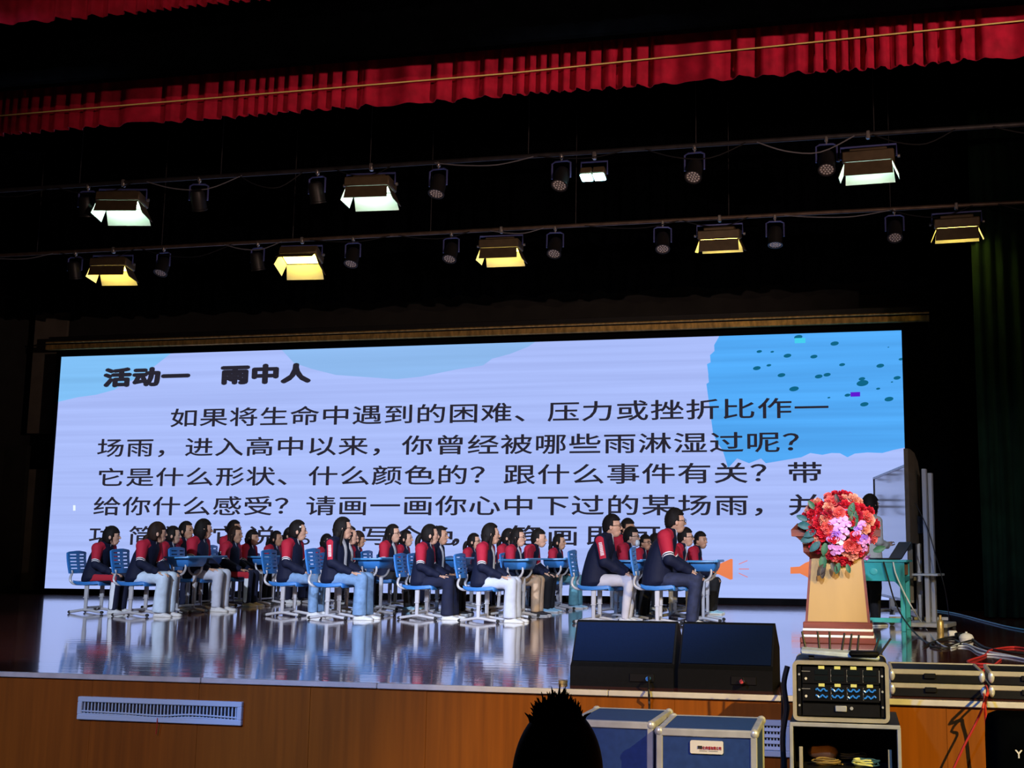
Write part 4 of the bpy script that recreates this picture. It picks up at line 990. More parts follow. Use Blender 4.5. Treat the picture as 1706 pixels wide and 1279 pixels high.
for k in range(46):
    a = fr_.uniform(0, 2 * PI); x = .36 * math.cos(a); z = .33 * math.sin(a) - .02
    place('leaf', LEAF, x * .85, z * .85, fr_.uniform(.7, 1.25), fr_.choice(['leaf_green', 'leaf_green', 'leaf_teal', 'leaf_dark']), .0, 0, (math.cos(a) * .3 , -1, math.sin(a) * .3 + .1)).matrix_local @= Rz(0)
for u, v, an, m, sc in [(1345, 866, 2.8, 'leaf_teal', 1), (1346, 872, 3.3, 'leaf_teal', .9), (1357, 848, 2.2, 'leaf_green', .9), (1352, 878, 3.0, 'leaf_teal', 1.2), (1360, 884, 3.6, 'leaf_teal', 1.2), (1358, 895, 3.4, 'leaf_teal', 1.3), (1366, 903, 3.9, 'leaf_teal', 1.2), (1372, 925, 4.6, 'leaf_green', 1.3), (1376, 905, 4.5, 'leaf_green', 1.1), (1375, 940, 4.1, 'leaf_dark', 1.2), (1370, 945, 4.7, 'leaf_dark', 1.0), (1385, 938, 5.2, 'leaf_dark', 1.0), (1398, 938, 4.4, 'leaf_green', 1.0), (1411, 940, 5, 'leaf_green', .8), (1455, 918, .3, 'leaf_green', 1.1), (1396, 838, 1.8, 'leaf_dark', .8), (1420, 882, 1.4, 'leaf_green', 1.6), (1416, 860, 1.3, 'leaf_green', 1.2)]:
    x, z = fpx(u, v); inst('leaf', LEAF, fa, T(x, min(dome(x, z), -.2) - .03, z) @ Ry(-an) @ Rx(PI / 2) @ Matrix.Scale(sc, 4), M[m])

# ------------------------------------------------------------------ teal desk, laptop, teacher, whiteboard
dp = aty(1462, 1000, 14.0)
td = empty('teacher_desk', (dp.x, 14.05, 0), -.16, 'worn teal wooden desk with arched apron beside the lectern', 'desk')
HT = .79; w2, d2 = .34, .23
B().box((0, 0, HT - .012), (2 * w2 + .06, 2 * d2 + .05, .024), .004).build('desk_top', 'teal_edge', td)
arch = [(-w2, HT - .025), (w2, HT - .025), (w2, HT - .33)] + [(w2 - .045 - .09 * t, HT - .33 + .075 * math.sin(t * PI / 2) + .02) for t in (0, .35, .7, 1)] + [(-w2 + .135 - .09 * t, HT - .33 + .075 * math.cos(t * PI / 2) + .02) for t in (0, .3, .65, 1)] + [(-w2, HT - .33)]
B().prism(arch, lambda a, b_, t: (a, t, b_), -d2, -d2 + .02).build('front_apron', 'teal_paint', td, False)
B().box((0, d2 - .01, HT - .14), (2 * w2, .02, .22), .003).build('rear_apron', 'teal_paint', td, False)
for s in (-1, 1):
    B().box((s * (w2 - .01), 0, HT - .21), (.02, 2 * d2, .05), .003).build('side_rail', 'teal_paint', td, False)
    B().box((s * (w2 - .01), 0, .12), (.03, 2 * d2, .035), .003).build('stretcher', 'teal_edge', td, False)
    for t in (-1, 1): B().box((s * (w2 - .025), t * (d2 - .025), (HT - .02) / 2), (.05, .05, HT - .02), .005).build('leg', 'teal_edge', td, False)
B().box((0, -d2 + .02, .12), (2 * w2, .03, .05), .003).build('stretcher', 'teal_edge', td, False)
B().box((.02, .02, HT - .11), (2 * w2 - .06, 2 * d2 - .06, .12), .004).build('drawer', 'wood_raw', td, False)
B().ell((.0, -d2 - .006, HT - .13), (.045, .006, .04), 14, 8).build('drawer_plate', 'teal_edge', td)
lap = empty('laptop', (td.matrix_basis @ V((.13, .0, HT + .001))), .42, 'black laptop with raised lid on the teal desk', 'laptop')
B().box((-.04, 0, .01), (.24, .34, .018), .005).build('keyboard_base', 'laptop', lap)
B().box((0, 0, .12), (.012, .34, .24), .004).build('lid', 'laptop', lap, True, 40, T(.085, 0, .008) @ Ry(.62))
bg = tag(B().ell((0, 0, .03), (.07, .06, .05), 14, 8, None, lambda d: 1 if d.z > -.5 else .8).build('soft_pouch', 'laptop'), 'small black soft pouch lying on the teal desk', 'pouch'); bg.location = td.matrix_basis @ V((-.17, -.02, HT + .012))

POSES['stand'] = dict(rings=[(0, .72, .13, .17), (0, .80, .14, .19), (0, .90, .135, .18), (.0, 1.02, .125, .172), (.005, 1.14, .12, .178), (.005, 1.21, .11, .172), (.005, 1.265, .088, .14), (.01, 1.305, .064, .085), (.015, 1.33, .058, .063)],
     neck=[(.01, 0, 1.29), (.02, 0, 1.36), (.035, 0, 1.41)], head=(.045, 0, 1.445), sh=(.0, .152, 1.25), el=(-.02, .20, 1.01), wr=(.18, .14, .96), hd=(.1, -.06, .05),
     hip=(0, .085, .82), kn=(.02, .09, .46), an=(-.01, .095, .09), arm=(.058, .072, .058, .044))
def standing(loc, rz, sc, label, hair, top, legs, cat='person'):
    P = POSES['stand']; r = empty('person', loc, rz, label, cat); r.scale = (sc,) * 3
    inst('body', cached(('body', 'stand'), lambda: body_mesh('stand', 0)), r)
    inst('jacket', cached(('jacket', 'stand'), lambda: jacket_mesh('stand')), r, None, M[top])
    inst('trousers', cached(('trousers', 'stand'), lambda: trouser_mesh('stand', 'straight')), r, None, M[legs])
    for s in (-1, 1): sh = inst('shoe', SHOE, r, T(P['an'][0] + .015, P['an'][1] * s, 0), M['shoe_dark']); inst('sole', SOLE, sh)
    hm = T(P['head']) @ HS; inst('hair', cached(('hair', hair), lambda: hair_mesh(hair)), r, hm)
    for s in (-1, 1): inst('eye', FACE['eye'], r, hm @ T(.0835, s * .033, .006)); inst('eyebrow', FACE['brow'], r, hm @ T(.089, s * .034, .028))
    inst('mouth', FACE['mouth'], r, hm @ T(.0955, 0, -.058)); return r
tt = aty(1448, 822, 14.75); ts = tt.z / (1.445 + .155)
teacher = standing((tt.x - .02, 14.75, 0), .75, ts, 'standing person in pale grey cardigan beside the whiteboard behind the lectern flowers', 'bob', 'cardigan', 'cloth_black')
B().tube(spline([(-.05, -.12, 1.28), (-.11, -.06, 1.18), (-.12, .05, 1.05), (-.1, .14, .95)], 4), .012, 6).build('bag_strap', 'cable_black', teacher)

na = aty(1510, 776, 14.7); fb = aty(1457, 800, 17.2)
zt_ = (na.z + fb.z) / 2; zb_ = aty(1512, 1000, 14.7).z
dv = V((fb.x - na.x, fb.y - na.y, 0)); LW = dv.length; ang_w = math.atan2(dv.y, dv.x)
wb = empty('whiteboard', (na.x, na.y, 0), ang_w, 'mobile whiteboard on grey wheeled stand, seen nearly edge-on behind the teal desk', 'whiteboard')
B().box((LW / 2, 0, (zt_ + zb_) / 2), (LW, .012, zt_ - zb_), .002).build('board', 'board_white', wb, False)
B().box((LW / 2, -.03, (zt_ + zb_) / 2), (LW, .03, zt_ - zb_)).build('back_panel', 'board_back', wb, False)
for a in (-.015, LW + .015): B().box((a, -.012, (zt_ + zb_) / 2), (.03, .06, zt_ - zb_ + .06), .004).build('frame_bar', 'board_frame', wb, False)
for z in (zt_ + .015, zb_ - .015): B().box((LW / 2, -.012, z), (LW + .06, .06, .03), .004).build('frame_bar', 'alu', wb, False)
for a in (.25, LW - .25):
    B().box((a, -.16, .9), (.05, .07, 1.75), .004).build('post', 'post_grey', wb, False)
    B().box((a, -.09, zt_ - .4), (.04, .12, .05), .004).build('arm', 'post_grey', wb, False); B().box((a, -.09, zb_ + .25), (.04, .12, .05), .004).build('arm', 'post_grey', wb, False)
    ft = B().box((a, -.14, .085), (.05, .7, .04), .004).build('foot', 'post_grey', wb, False)
    for s in (-1, 1): B().cyl((a - .015, -.14 + s * .32, .033), (a + .015, -.14 + s * .32, .033), .032, 14).build('caster', 'rubber', ft)
B().box((LW / 2, -.16, .12), (LW - .5, .04, .05), .004).build('stretcher', 'alu_gold', wb, False)
# tall display turned edge-on beside the whiteboard, on a pillar stand
nd = aty(1524, 900, 14.3)
ds = empty('display_stand', (nd.x + .05, 14.45, 0), 1.3, 'tall brown-backed display with arched top on grey double pillar stand', 'display')
zt2 = aty(1512, 748, 14.2).z; zb2_ = aty(1515, 905, 14.2).z
arc = [(-.02, zb2_), (.55, zb2_), (.55, zt2 - .28), (.45, zt2 - .12), (.3, zt2 - .03), (.1, zt2), (-.02, zt2)]
B().prism(arc, lambda a, b_, t: (a - .3, t + .02, b_), 0, .04).build('screen_shell', 'board_back', ds, False)
B().prism(arc, lambda a, b_, t: (a - .3, t + .02, b_), .041, .05).build('screen_edge', 'board_frame', ds, False)
for k, a in enumerate((-.05, .12)):
    B().box((a, -.1 - .03 * k, (zt2 - .2) / 2), (.075, .05, zt2 - .25 - .08 * k), .004).build('pillar', 'post_grey', ds, False)
B().box((0, -.1, .62), (.36, .3, .025), .004).build('shelf', 'alu', ds, False)
B().box((.1, -.02, 1.2), (.1, .1, .22), .01).build('control_box', 'case_black', ds, False)
B().box((.02, -.1, .05), (.5, .5, .05), .008).build('base_plate', 'post_grey', ds, False)
for a in (-.2, .24):
    for c in (-.32, .12): B().cyl((a, c, .0), (a, c, .026), .03, 12).build('caster', 'rubber', ds)

# ------------------------------------------------------------------ stage monitors
def monitor(u0, u1, label, plug, pu, rz):
    y0 = YL + .22; a, c = aty(u0, 1110, y0), aty(u1, 1112, y0); W_ = c.x - a.x
    r = empty('stage_monitor', ((a.x + c.x) / 2, y0, 0), rz, label, 'loudspeaker', 'wedge loudspeakers on the stage edge')
    prof = [(0, 0), (0, .125), (.03, .15), (.17, .40), (.2, .41), (.44, .24), (.46, .0)]
    rg = [[(s * W_ / 2 * k, y, z) for y, z in prof] for s, k in ((-1, 1), (1, 1))]
    B().loft(rg).build('cabinet', 'speaker_black', r, False)
    n = V((0, -.25, .14)).normalized()
    p0, p1 = V((0, .028, .155)), V((0, .165, .395)); e = .012; off = n * .006
    vs = [V((s * (W_ / 2 - e), p.y, p.z)) + off * q for q in (0, 1) for p in (p0, p1) for s in (-1, 1)]
    B().add(vs, [(0, 1, 3, 2), (4, 6, 7, 5), (0, 4, 5, 1), (2, 3, 7, 6), (0, 2, 6, 4), (1, 5, 7, 3)]).build('slanted_panel', 'panel_bluelit', r, False)
    B().box((W_ * .2, -.004, .062), (.16, .01, .05), .002).build('connector_plate', 'rack_black', r, False)
    x = aty(pu, 1128, y0).x - r.location.x
    pl = B().cyl((x, -.045, .06), (x, .0, .06), .014, 12).build('cable_plug', plug, r)
    return r, x
m1, px1 = monitor(950, 1122, 'black wedge loudspeaker with blue plug on the stage edge', 'plug_blue', 1081, 0)
m2, px2 = monitor(1129, 1287, 'black wedge loudspeaker with red plug on the stage edge, beside the rack', 'plug_red', 1237, -.03)

# ------------------------------------------------------------------ equipment before the stage
def rounded(w_, h_, r, n=5):
    out = []
    for cx_, cz, a0 in ((w_ / 2 - r, h_ / 2 - r, 0), (-w_ / 2 + r, h_ / 2 - r, PI / 2), (-w_ / 2 + r, -h_ / 2 + r, PI), (w_ / 2 - r, -h_ / 2 + r, 1.5 * PI)):
        out += [(cx_ + r * math.cos(a0 + PI / 2 * k / n), cz + r * math.sin(a0 + PI / 2 * k / n)) for k in range(n + 1)]
    return out
YK = 6.5
ra, rb = aty(1320, 1100, YK), aty(1483, 1206, YK); RW = rb.x - ra.x; RH = ra.z - rb.z; RZ0 = rb.z
rk = empty('rack_case', ((ra.x + rb.x) / 2, YK, RZ0), .02, 'black rack case with silver rim holding two wireless receivers with blue displays', 'rack')
def frame_loop(b, w_, h_, r, t, y0, y1, cz):
    o_, i_ = rounded(w_, h_, r), rounded(w_ - 2 * t, h_ - 2 * t, max(.004, r - t)); n = len(o_)
    b.loft([[(x, y0, z + cz) for x, z in o_], [(x, y1, z + cz) for x, z in o_], [(x, y1, z + cz) for x, z in i_], [(x, y0, z + cz) for x, z in i_]], close=True)
    return b
def shell(b, w_, h_, r, y0, y1, cz): return b.prism(rounded(w_, h_, r), lambda a, c, t: (a, t, c + cz), y0, y1)
frame_loop(B(), RW, RH, .03, .02, 0, .03, RH / 2).build('front_rim', 'alu_gold', rk, True, 50)
shell(B(), RW - .004, RH - .004, .03, .03, .46, RH / 2).build('shell', 'case_black', rk, True, 50)
frame_loop(B(), RW, RH, .03, .02, .44, .47, RH / 2).build('rear_rim', 'alu_gold', rk, True, 50)
IW = RW - .05
for s in (-1, 1):
    B().box((s * (RW / 2 - .035), .016, RH / 2), (.018, .01, RH - .06), .001).build('rack_rail', 'rack_black', rk, False)
    for z in (.08, .16, .24): B().cyl((s * (RW / 2 - .035), .004, z), (s * (RW / 2 - .035), .012, z), .006, 8).build('screw', 'alu', rk)
uh = (RH - .06) * .36
for k, zc in enumerate((RH - .03 - uh / 2, RH - .03 - uh * 1.5)):
    un = B().box((0, .018, zc), (IW - .05, .02, uh - .004), .002).build('receiver', 'rack_black', rk, False)
    B().cyl((-IW * .40, .004, zc - .018), (-IW * .40, .012, zc - .018), .007, 10).build('knob', 'plate_white', un)
    B().box((-IW * .40, .0075, zc + .02), (.045, .001, .004)).build('nameplate', 'cable_grey', un, False)
    for c in range(4):
        x = -IW * .22 + c * IW * .185
        B().box((x, .006, zc + uh * .45), (.032, .003, .016), .001).build('channel_tag', 'tag_yellow', un, False)
        for q in (0, 1):
            z = zc + uh * (.18 - .36 * q)
            lc = B().box((x, .007, z), (.07, .003, uh * .27), .001).build('display', 'lcd_dark', un, False)
            if k == 1:
                wv = B(); pts = [(x + .031 * (i / 7 - 1) + .031 * i / 7, .0046, z + uh * .08 * math.sin(i * 1.7 + c + q)) for i in range(8)]
                wv.tube(pts, .0042, 5).build('lit_trace', 'lcd', lc)
        B().box((x + .05, .0068, zc), (.004, .002, uh * .7)).build('meter', 'cable_grey', un, False)
dr = B().box((0, .018, .03 + uh * .32), (IW - .05, .02, uh * .68), .002).build('drawer', 'case_black', rk, False)
B().box((0, .003, .03 + uh * .42), (.06, .012, .03), .003).build('latch', 'alu', dr); B().cyl((.055, .002, .03 + uh * .45), (.055, .012, .03 + uh * .45), .009, 10).build('lock', 'alu', dr)
# router with antennas on the rack
zr = RZ0 + RH
ro = empty('wireless_router', (rk.location.x - .0, YK + .2, zr), .05, 'flat pale router bristling with black antennas on top of the rack', 'router')
B().box((-.01, 0, .024), (.42, .2, .028), .008, Ry(.06)).build('casing', 'router_grey', ro); B().box((.12, -.07, .032), (.16, .1, .03), .012).build('adapter', 'rack_black', ro)
for s in (-.16, .16): B().box((s, .0, .006), (.03, .15, .012), .002).build('foot', 'rubber', ro)
for u0, v0, u1, v1 in ((1336, 1052, 1344, 1087), (1362, 1052, 1366, 1090), (1382, 1052, 1383, 1092), (1407, 1055, 1402, 1092), (1419, 1056, 1415, 1092), (1431, 1058, 1428, 1091), (1465, 1063, 1455, 1094), (1484, 1064, 1466, 1096)):
    a, c = aty(u1, v1, YK + .29), aty(u0, v0, YK + .29); iv = ro.matrix_basis.inverted()
    B().tube([iv @ V((a.x, a.y - .02, zr + .02)), iv @ c], [.007, .0055], 8).build('antenna', 'cable_black', ro)
# open case under the rack
oa, ob = aty(1316, 1204, YK - .02), aty(1500, 1212, YK - .02); OW = ob.x - oa.x; OT = RZ0 - .003; OH = OT - GZ
oc = empty('open_case', ((oa.x + ob.x) / 2, YK - .04, GZ), .02, 'open-fronted flight case with silver edges holding loose cables, under the rack', 'case')
for s in (-1, 1):
    B().box((s * (OW / 2 - .01), .28, OH / 2), (.018, .54, OH - .01), .002).build('side_wall', 'case_black', oc, False)
    B().box((s * (OW / 2 - .008), .005, OH / 2), (.02, .02, OH - .02), .003).build('edge_rail', 'alu', oc, False)
    B().box((s * (OW / 2 - .055), .05, OH / 2 - .06), (.02, .012, OH - .14), .002).build('rack_rail', 'alu_gold', oc, False)
B().box((0, .28, OH - .011), (OW, .56, .02), .003).build('top_panel', 'case_black', oc, False)
B().box((0, .005, OH - .01), (OW, .022, .02), .003).build('edge_rail', 'alu', oc, False)
B().box((0, .55, OH / 2), (OW - .03, .015, OH - .02), .002).build('rear_wall', 'case_black', oc, False)
SZ = OH + (aty(1400, 1272, YK + .2).z - OT)
B().box((0, .29, SZ - .01), (OW - .04, .5, .018), .002).build('shelf', 'case_black', oc, False)
B().box((0, .28, .012), (OW - .03, .54, .02), .002).build('bottom_panel', 'case_black', oc, False)
bz = GZ + SZ
ob_ = tag(B().ell((0, 0, .048), (.085, .06, .045), 16, 10, None, lambda d: 1 + .1 * math.sin(5 * d.x)).build('cloth_bag', 'bag_orange'), 'orange-brown cloth bag lying among cables inside the open case', 'bag'); ob_.location = (oc.location.x - .12, YK + .26, bz)
def coil(name, c, rad, m, label, n=5, seed=1, th=.004):
    r_ = random.Random(seed); pts = []
    for k in range(n * 12):
        t = 2 * PI * k / 12; rr = rad * (1 + .25 * math.sin(t * .37 + seed) + r_.uniform(-.08, .08)); pts.append((c[0] + rr * 1.5 * math.cos(t), c[1] + rr * math.sin(t), c[2] + th + .03 * k / (n * 12) + r_.uniform(0, .006)))
    return tag(B().tube(spline(pts, 2), th, 5).build(name, m), label, 'cable')
coil('cable_coil', (oc.location.x - .10, YK + .12, bz), .042, 'brass', 'tangled tan cable coil beside the orange bag in the open case', 5, 2)
coil('cable_coil', (oc.location.x + .1, YK + .14, bz), .04, 'tag_yellow', 'pale yellow cable coil on the open case shelf', 5, 5)
coil('cable_coil', (oc.location.x + .02, YK + .34, bz), .05, 'cable_grey', 'grey cable coil at the back of the open case', 4, 8)
# blue flight cases
def flight(u0, v0, u1, y, label, rz, plate):
    a, c = aty(u0, v0, y), aty(u1, v0, y); W_ = c.x - a.x; H_ = a.z - GZ; Dp = .5
    r = empty('flight_case', ((a.x + c.x) / 2, y, GZ), rz, label, 'case', 'blue flight cases before the stage')
    B().box((0, Dp / 2, H_ / 2), (W_ - .01, Dp - .01, H_ - .01), .003).build('body', 'case_blue', r, False)
    for x in (-W_ / 2 + .014, W_ / 2 - .014):
        for yy in (.014, Dp - .014): B().box((x, yy, H_ / 2), (.032, .032, H_ - .02), .004).build('edge_rail', 'alu', r, False)
    for z in (H_ - .014, .014):
        for yy in (.014, Dp - .014): B().box((0, yy, z), (W_ - .02, .034, .034), .004).build('edge_rail', 'alu', r, False)
        for x in (-W_ / 2 + .014, W_ / 2 - .014): B().box((x, Dp / 2, z), (.034, Dp - .02, .034), .004).build('edge_rail', 'alu', r, False)
    B().box((0, Dp / 2, H_ - .004), (W_ - .06, Dp - .06, .012), .002).build('lid_panel', 'case_blue', r, False)
    for x in (-1, 1):
        for yy in (.012, Dp - .012): B().ell((x * (W_ / 2 - .012), yy, H_ - .012), (.024, .02, .024), 14, 10).build('corner_ball', 'alu', r)
    if plate:
        pa, pc = aty(1150, 1233, y), aty(1205, 1257, y); x0, x1 = pa.x - r.location.x, pc.x - r.location.x; z0, z1 = pc.z - GZ, pa.z - GZ
        pl = shell(B(), x1 - x0, z1 - z0, .008, -.004, .003, (z0 + z1) / 2).build('name_plate', 'plate_white', r, False, 40, T((x0 + x1) / 2, 0, 0))
        n = 11; cw = (x1 - x0) * .9 / n
        text_mesh('plate_character', [(c, -(x1 - x0) * .45 + cw * (k + .5), (z0 + z1) / 2 - .003, cw * 1.0, cw * 1.3) for k, c in enumerate('   文化传播有限公司'[:n]) if c != ' '], 'ink_red', pl, -.005, .03)
        B().box((-(x1 - x0) * .2, -.0065, (z0 + z1) / 2), ((x1 - x0) * .14, .001, (z1 - z0) * .22)).build('plate_smudge', 'ink_black', pl, False)
        B().box((-(x1 - x0) * .1, -.005, (z0 + z1) / 2 - (z1 - z0) * .28), ((x1 - x0) * .24, .0006, .0025)).box(((x1 - x0) * .2, -.005, (z0 + z1) / 2 - (z1 - z0) * .28), ((x1 - x0) * .28, .0006, .0025)).build('plate_rule', 'cable_grey', pl, False)
    return r
flight(950, 1200, 1088, 5.9, 'blue flight case with silver edges behind the dark-haired spectator', -.02, False)
flight(1094, 1214, 1260, 5.75, 'blue flight case with white name plate before the stage', .02, True)
# flat black case lids on the stage edge
def tray(u0, u1, z, label, rz, dx=0, seed=1):
    y0 = YL + .16; a, c = aty(u0, 1160, y0), aty(u1, 1160, y0); W_ = c.x - a.x; Dp = .5
    r = empty('case_lid', ((a.x + c.x) / 2 + dx, y0, z), rz, label, 'case', 'flat black case lids on the stage edge')
    B().box((0, Dp / 2, .038), (W_ - .01, Dp - .01, .072), .003).build('body', 'case_black', r, False)
    for yy in (.008, Dp - .008): B().box((0, yy, .066), (W_, .02, .03), .004).build('edge_rail', 'alu_gold', r, False)
    for s in (-1, 1):
        B().box((s * (W_ / 2 - .008), Dp / 2, .066), (.02, Dp, .03), .004).build('edge_rail', 'alu_gold', r, False)
        B().ell((s * (W_ / 2 - .01), .01, .045), (.02, .02, .035), 10, 8).build('corner', 'alu', r)
    B().box((-.04, -.004, .045), (.07, .012, .03), .003).build('latch', 'rack_black', r, False)
    return r
tray(1484, 1642, 0, 'lower flat black case lid with silver rim beside the rack', 0)
tray(1484, 1640, .0825, 'upper flat black case lid stacked on another beside the rack', .015)
tray(1650, 1800, 0, 'lower flat black case lid in the stack past the red cable', -.02)
tray(1650, 1800, .0825, 'upper flat black case lid in the stack past the red cable', -.02)
# black soft cover at the right
bp_ = aty(1725, 1192, 6.0); hgt = bp_.z - GZ
sc_ = empty('covered_speaker', (bp_.x, 6.0, GZ), 0, 'black cloth-covered upright box with a white letter before the wooden stage front', 'speaker cover')
rg = [[(x * k, y * k, z) for x, y in rounded(.44, .4, .06)] for z, k in ((0, .97), (.1, 1), (hgt - .12, 1.0), (hgt - .05, .985), (hgt - .015, .93), (hgt, .8))]
B().loft(rg).build('cover', 'black_cloth', sc_, True, 50)
lp_ = aty(1701, 1256, 5.8); text_mesh('cover_letter', [('Y', lp_.x - bp_.x, lp_.z - GZ, .05, .05)], 'plate_white', sc_, -.202, .02)
# vents in the stage front
def vent(u0, v0, u1, v1, label, slats, style):
    a, c = aty(u0, v0, YL), aty(u1, v1, YL); W_, H_ = c.x - a.x, a.z - c.z
    r = empty('air_vent', ((a.x + c.x) / 2, YL + .012, (a.z + c.z) / 2), 0, label, 'vent')
    t = .035
    for z in (-1, 1): B().box((0, -.006, z * (H_ / 2 - t / 2)), (W_, .03, t), .004).build('frame_bar', 'vent_white', r, False)
    for x in (-1, 1): B().box((x * (W_ / 2 - t / 2), -.006, 0), (t, .03, H_ - 2 * t), .004).build('frame_bar', 'vent_white', r, False)
    B().box((0, .006, 0), (W_ - .02, .006, H_ - .02)).build('dark_back', 'vent_dark', r, False)
    me = B().box((0, 0, 0), (.008, .012, H_ - 2 * t)).mesh('slat', 'vent_white', False)
    for k in range(slats): inst('slat', me, r, T(-W_ / 2 + t + (k + .5) * (W_ - 2 * t) / slats, -.002, 0))
    if style:
        n = 4; m2_ = B().box((0, 0, 0), (W_ - 2 * t, .014, .020)).mesh('louver', 'vent_white', False)
        for k in range(n): inst('louver', m2_, r, T(0, -.008, -H_ / 2 + t + (k + .35) * (H_ - 2 * t) / n) @ Rx(-.3))
    else:
        for k, zz in enumerate((-.15, -.27, -.36)):
            B().tube(spline([(-W_ / 2 + t, -.014, zz * H_ + .004), (-W_ * .2, -.016, zz * H_ - .002 + .004 * k), (W_ * .02, -.016, zz * H_ - .008), (W_ * .2, -.016, zz * H_ + .006), (W_ / 2 - t, -.014, zz * H_ - .004)], 4), .006, 6).build('cable_run', 'vent_white', r)
    return r, W_, H_
v1_, vw, vh = vent(131, 1160, 402, 1209, 'long white air vent with upright slats in the wooden stage front', 44, 0)
B().tube(spline([(0, -.02, -.3 * vh), (.003, -.026, -.5 * vh), (0, -.022, -.75 * vh), (-.004, -.02, -1.0 * vh)], 3), .003, 5).build('red_string', 'cable_red', v1_)
vent(1014, 1190, 1318, 1262, 'wide white louvred vent behind the blue flight cases', 54, 1)

# ------------------------------------------------------------------ cables on the floor
def cable(pts, r, m, label, name='cable'):
    P = []
    for p in pts:
        q = fl(p[0], p[1]) if len(p) == 2 else (aty(p[0], p[1], p[2]))
        P.append((q.x, q.y, max(q.z, r + .001) if len(p) == 2 else q.z))
    return tag(B().tube(spline(P, 5), r, 6).build(name, m), label, 'cable')
cable([(1488, 936, 13.78), (1492, 955, 13.74), (1505, 985, 13.72), (1520, 1013, 13.72), (1541, 1047), (1560, 1070), (1580, 1081), (1598, 1078), (1615, 1080), (1632, 1090), (1660, 1093), (1690, 1097), (1720, 1103)], .0085, 'cable_white', 'long white cable trailing from the teal desk across the floor')
cable([(1472, 936, 13.76), (1480, 965, 13.74), (1490, 1000, 13.74), (1505, 1030, 13.72), (1530, 1062), (1555, 1075), (1590, 1075), (1620, 1068)], .009, 'cable_black', 'black cable hanging from the teal desk to the floor')
cable([(1552, 1017), (1590, 1023), (1640, 1036), (1680, 1046), (1730, 1055)], .010, 'cable_blue', 'blue-green cable running along the floor under the green curtain')
cable([(1720, 1084), (1690, 1080), (1665, 1082), (1648, 1086), (1640, 1094), (1612, 1104), (1628, 1108), (1655, 1110), (1640, 1118), (1634, 1128), (1645, 1150, 7.3), (1641, 1172, 7.28), (1643, 1205, 7.3), (1648, 1250, 7.3), (1655, 1300, 7.3)], .009, 'cable_red', 'red cable zigzagging over the floor and down the stage front')
cable([(1668, 1100), (1650, 1116), (1636, 1140), (1640, 1166, 7.3), (1628, 1200, 7.3), (1605, 1245, 7.3), (1580, 1300, 7.3)], .007, 'cable_red', 'second red cable slanting down the wooden stage front')
cable([(1538, 1080), (1560, 1070), (1590, 1068), (1600, 1076), (1575, 1082), (1550, 1078), (1570, 1066), (1610, 1062), (1640, 1080), (1680, 1088), (1720, 1092)], .010, 'cable_black', 'heap of black cable on the floor past the whiteboard stand')
cable([(1585, 1080), (1605, 1074), (1640, 1086), (1680, 1094), (1730, 1106)], .0085, 'cable_white', 'white cable beside the black cable heap')
cable([(1525, 838, 14.3), (1545, 880, 14.3), (1560, 930, 14.3), (1575, 985, 14.3), (1582, 1035)], .006, 'cable_black', 'thin dark cable hanging behind the display stand')
y0 = YL + .17
cable([(1081, 1128, y0), (1081, 1150, YL - .06), (1082, 1180, YL - .1), (1082, 1215, 6.4)], .007, 'cable_black', 'black cable hanging from the blue plug over the stage edge')
cable([(1237, 1130, y0), (1241, 1137, y0 - .02), (1252, 1145), (1268, 1144), (1282, 1141), (1292, 1135), (1300, 1140), (1303, 1152, YL - .05), (1303, 1200, YL - .06), (1302, 1290, YL - .06)], .007, 'cable_black', 'black cable curling from the red plug towards the rack')
cable([(1312, 1110, 6.75), (1306, 1140, 6.75), (1310, 1180, 6.75), (1304, 1230, 6.75), (1308, 1300, 6.75)], .016, 'cable_black', 'thick black cable bundle hanging beside the rack')
# small adapters and bottle on the floor
for u, v, d, m, lb, cat in ((1587, 1062, (.09, .06, .07), 'plate_white', 'white plug adapter on the floor among black cables', 'adapter'), (1600, 1064, (.1, .08, .06), 'rack_black', 'black power brick beside the white adapter', 'adapter')):
    p = fl(u, v); o = empty('power_adapter', (p.x, p.y, 0), .3, lb, cat)
    B().box((0, 0, d[2] / 2), d, .012).build('casing', m, o)
    for s in (-.015, .015): B().box((d[0] / 2 + .008, s, d[2] / 2), (.016, .004, .012)).build('prong', 'alu', o, False)
p = fl(1610, 1066); cp_ = empty('white_cup', (p.x, p.y, 0), 0, 'white bowl-shaped cover lying on the floor beside the power brick', 'cup')
B().loft([[(r_ * math.cos(t), r_ * math.sin(t), z) for t in [2 * PI * k / 18 for k in range(18)]] for r_, z in ((.07, 0), (.075, .02), (.06, .05), (.03, .065), (.01, .068))]).build('bowl', 'plate_white', cp_); B().cyl((0, 0, .066), (0, 0, .08), .012, 10).build('knob', 'plate_white', cp_)
p = fl(1567, 1054); bt = empty('spray_bottle', (p.x, p.y, 0), .4, 'small brass-coloured bottle on the floor by the display stand', 'bottle')
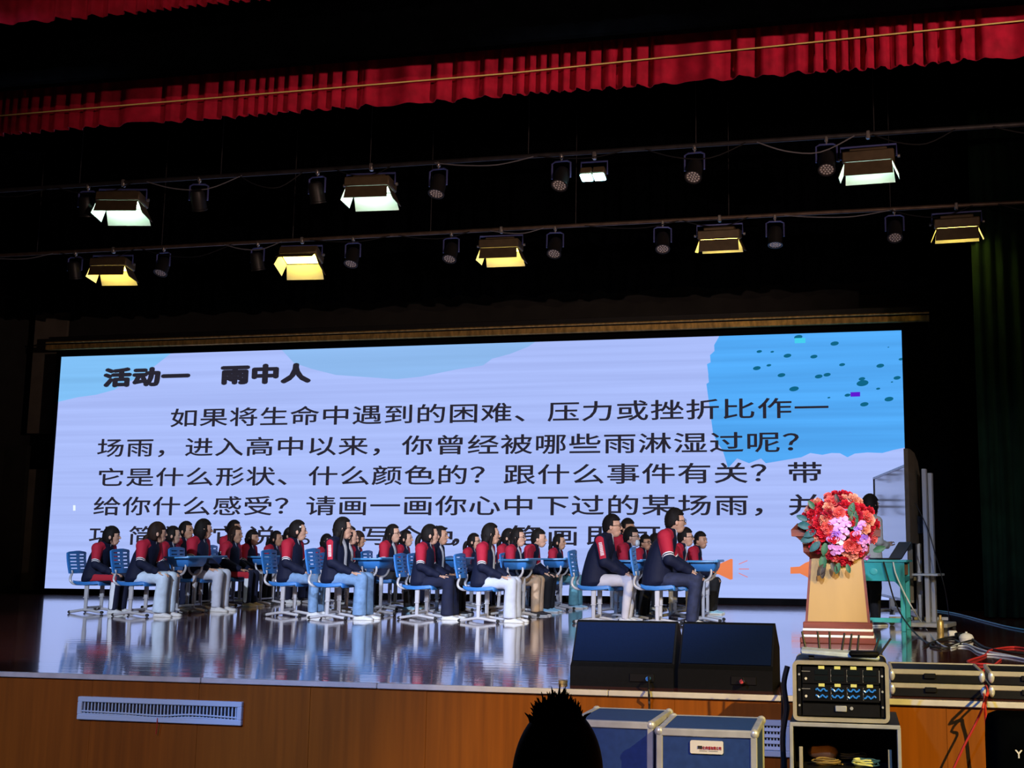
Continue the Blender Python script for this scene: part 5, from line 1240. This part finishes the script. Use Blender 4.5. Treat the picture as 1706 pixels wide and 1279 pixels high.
B().loft([[(r_ * math.cos(t), r_ * math.sin(t), z) for t in [2 * PI * k / 16 for k in range(16)]] for r_, z in ((.035, 0), (.038, .01), (.038, .11), (.03, .13), (.014, .145), (.014, .165))]).build('bottle_body', 'brass', bt); B().cyl((0, 0, .165), (0, 0, .19), .016, 12).build('cap', 'brass', bt)
p = fl(938, 1139); tp_ = empty('tape_roll', (p.x, p.y, 0), 0, 'small roll of yellow tape on the stage edge beside the wedge loudspeaker', 'tape')
B().loft([[(r_ * math.cos(t), r_ * math.sin(t), z) for t in [2 * PI * k / 18 for k in range(18)]] for r_, z in ((.03, .001), (.03, .022), (.019, .022), (.019, .001))], close=True).build('tape', 'brass', tp_)
B().loft([[(r_ * math.cos(t), r_ * math.sin(t), z) for t in [2 * PI * k / 18 for k in range(18)]] for r_, z in ((.0185, .002), (.0185, .021), (.016, .021), (.016, .002))], close=True).build('core', 'rack_black', tp_)

# ------------------------------------------------------------------ spectator in the hall
def spiky():
    b = B(); r_ = random.Random(5)
    def fn(d):
        az = math.degrees(math.atan2(abs(d.y), d.x)); el = math.degrees(math.asin(max(-1, min(1, d.z))))
        if az < (74 + max(0, -el) * 1.6 if el < 30 else 0) or el < -42: return .86
        return 1.10 + .05 * max(0, d.z)
    b.ell((-.004, 0, .006), HEAD_R, 48, 34, None, fn)
    for k in range(170):
        a = r_.uniform(0, 2 * PI); rr = math.sqrt(r_.random()); x, y = -.012 + .046 * rr * math.cos(a), .044 * rr * math.sin(a); z = .125 * math.sqrt(max(0, 1 - (x / .11) ** 2 - (y / .09) ** 2))
        L = r_.uniform(.022, .055) * (1.15 - rr * .6); dx, dy = r_.uniform(-.014, .014) - .003, r_.uniform(-.012, .012) + y * .25
        b.tube([(x, y, z - .012), (x + dx * .5, y + dy * .5, z + L * .6), (x + dx, y + dy, z + L)], [.0045, .003, .0006], 5)
    return b.mesh('hair', 'hair', True, 180)
CACHE[('hair', 'spiky')] = spiky()
st = aty(925, 1186, 2.42); ss = (st.z - GZ) / (1.445 + .15)
standing((st.x, st.y, GZ), PI / 2 + .08, ss, 'dark-haired spectator seen from behind, in a black jacket before the stage', 'spiky', 'cloth_black', 'cloth_black')
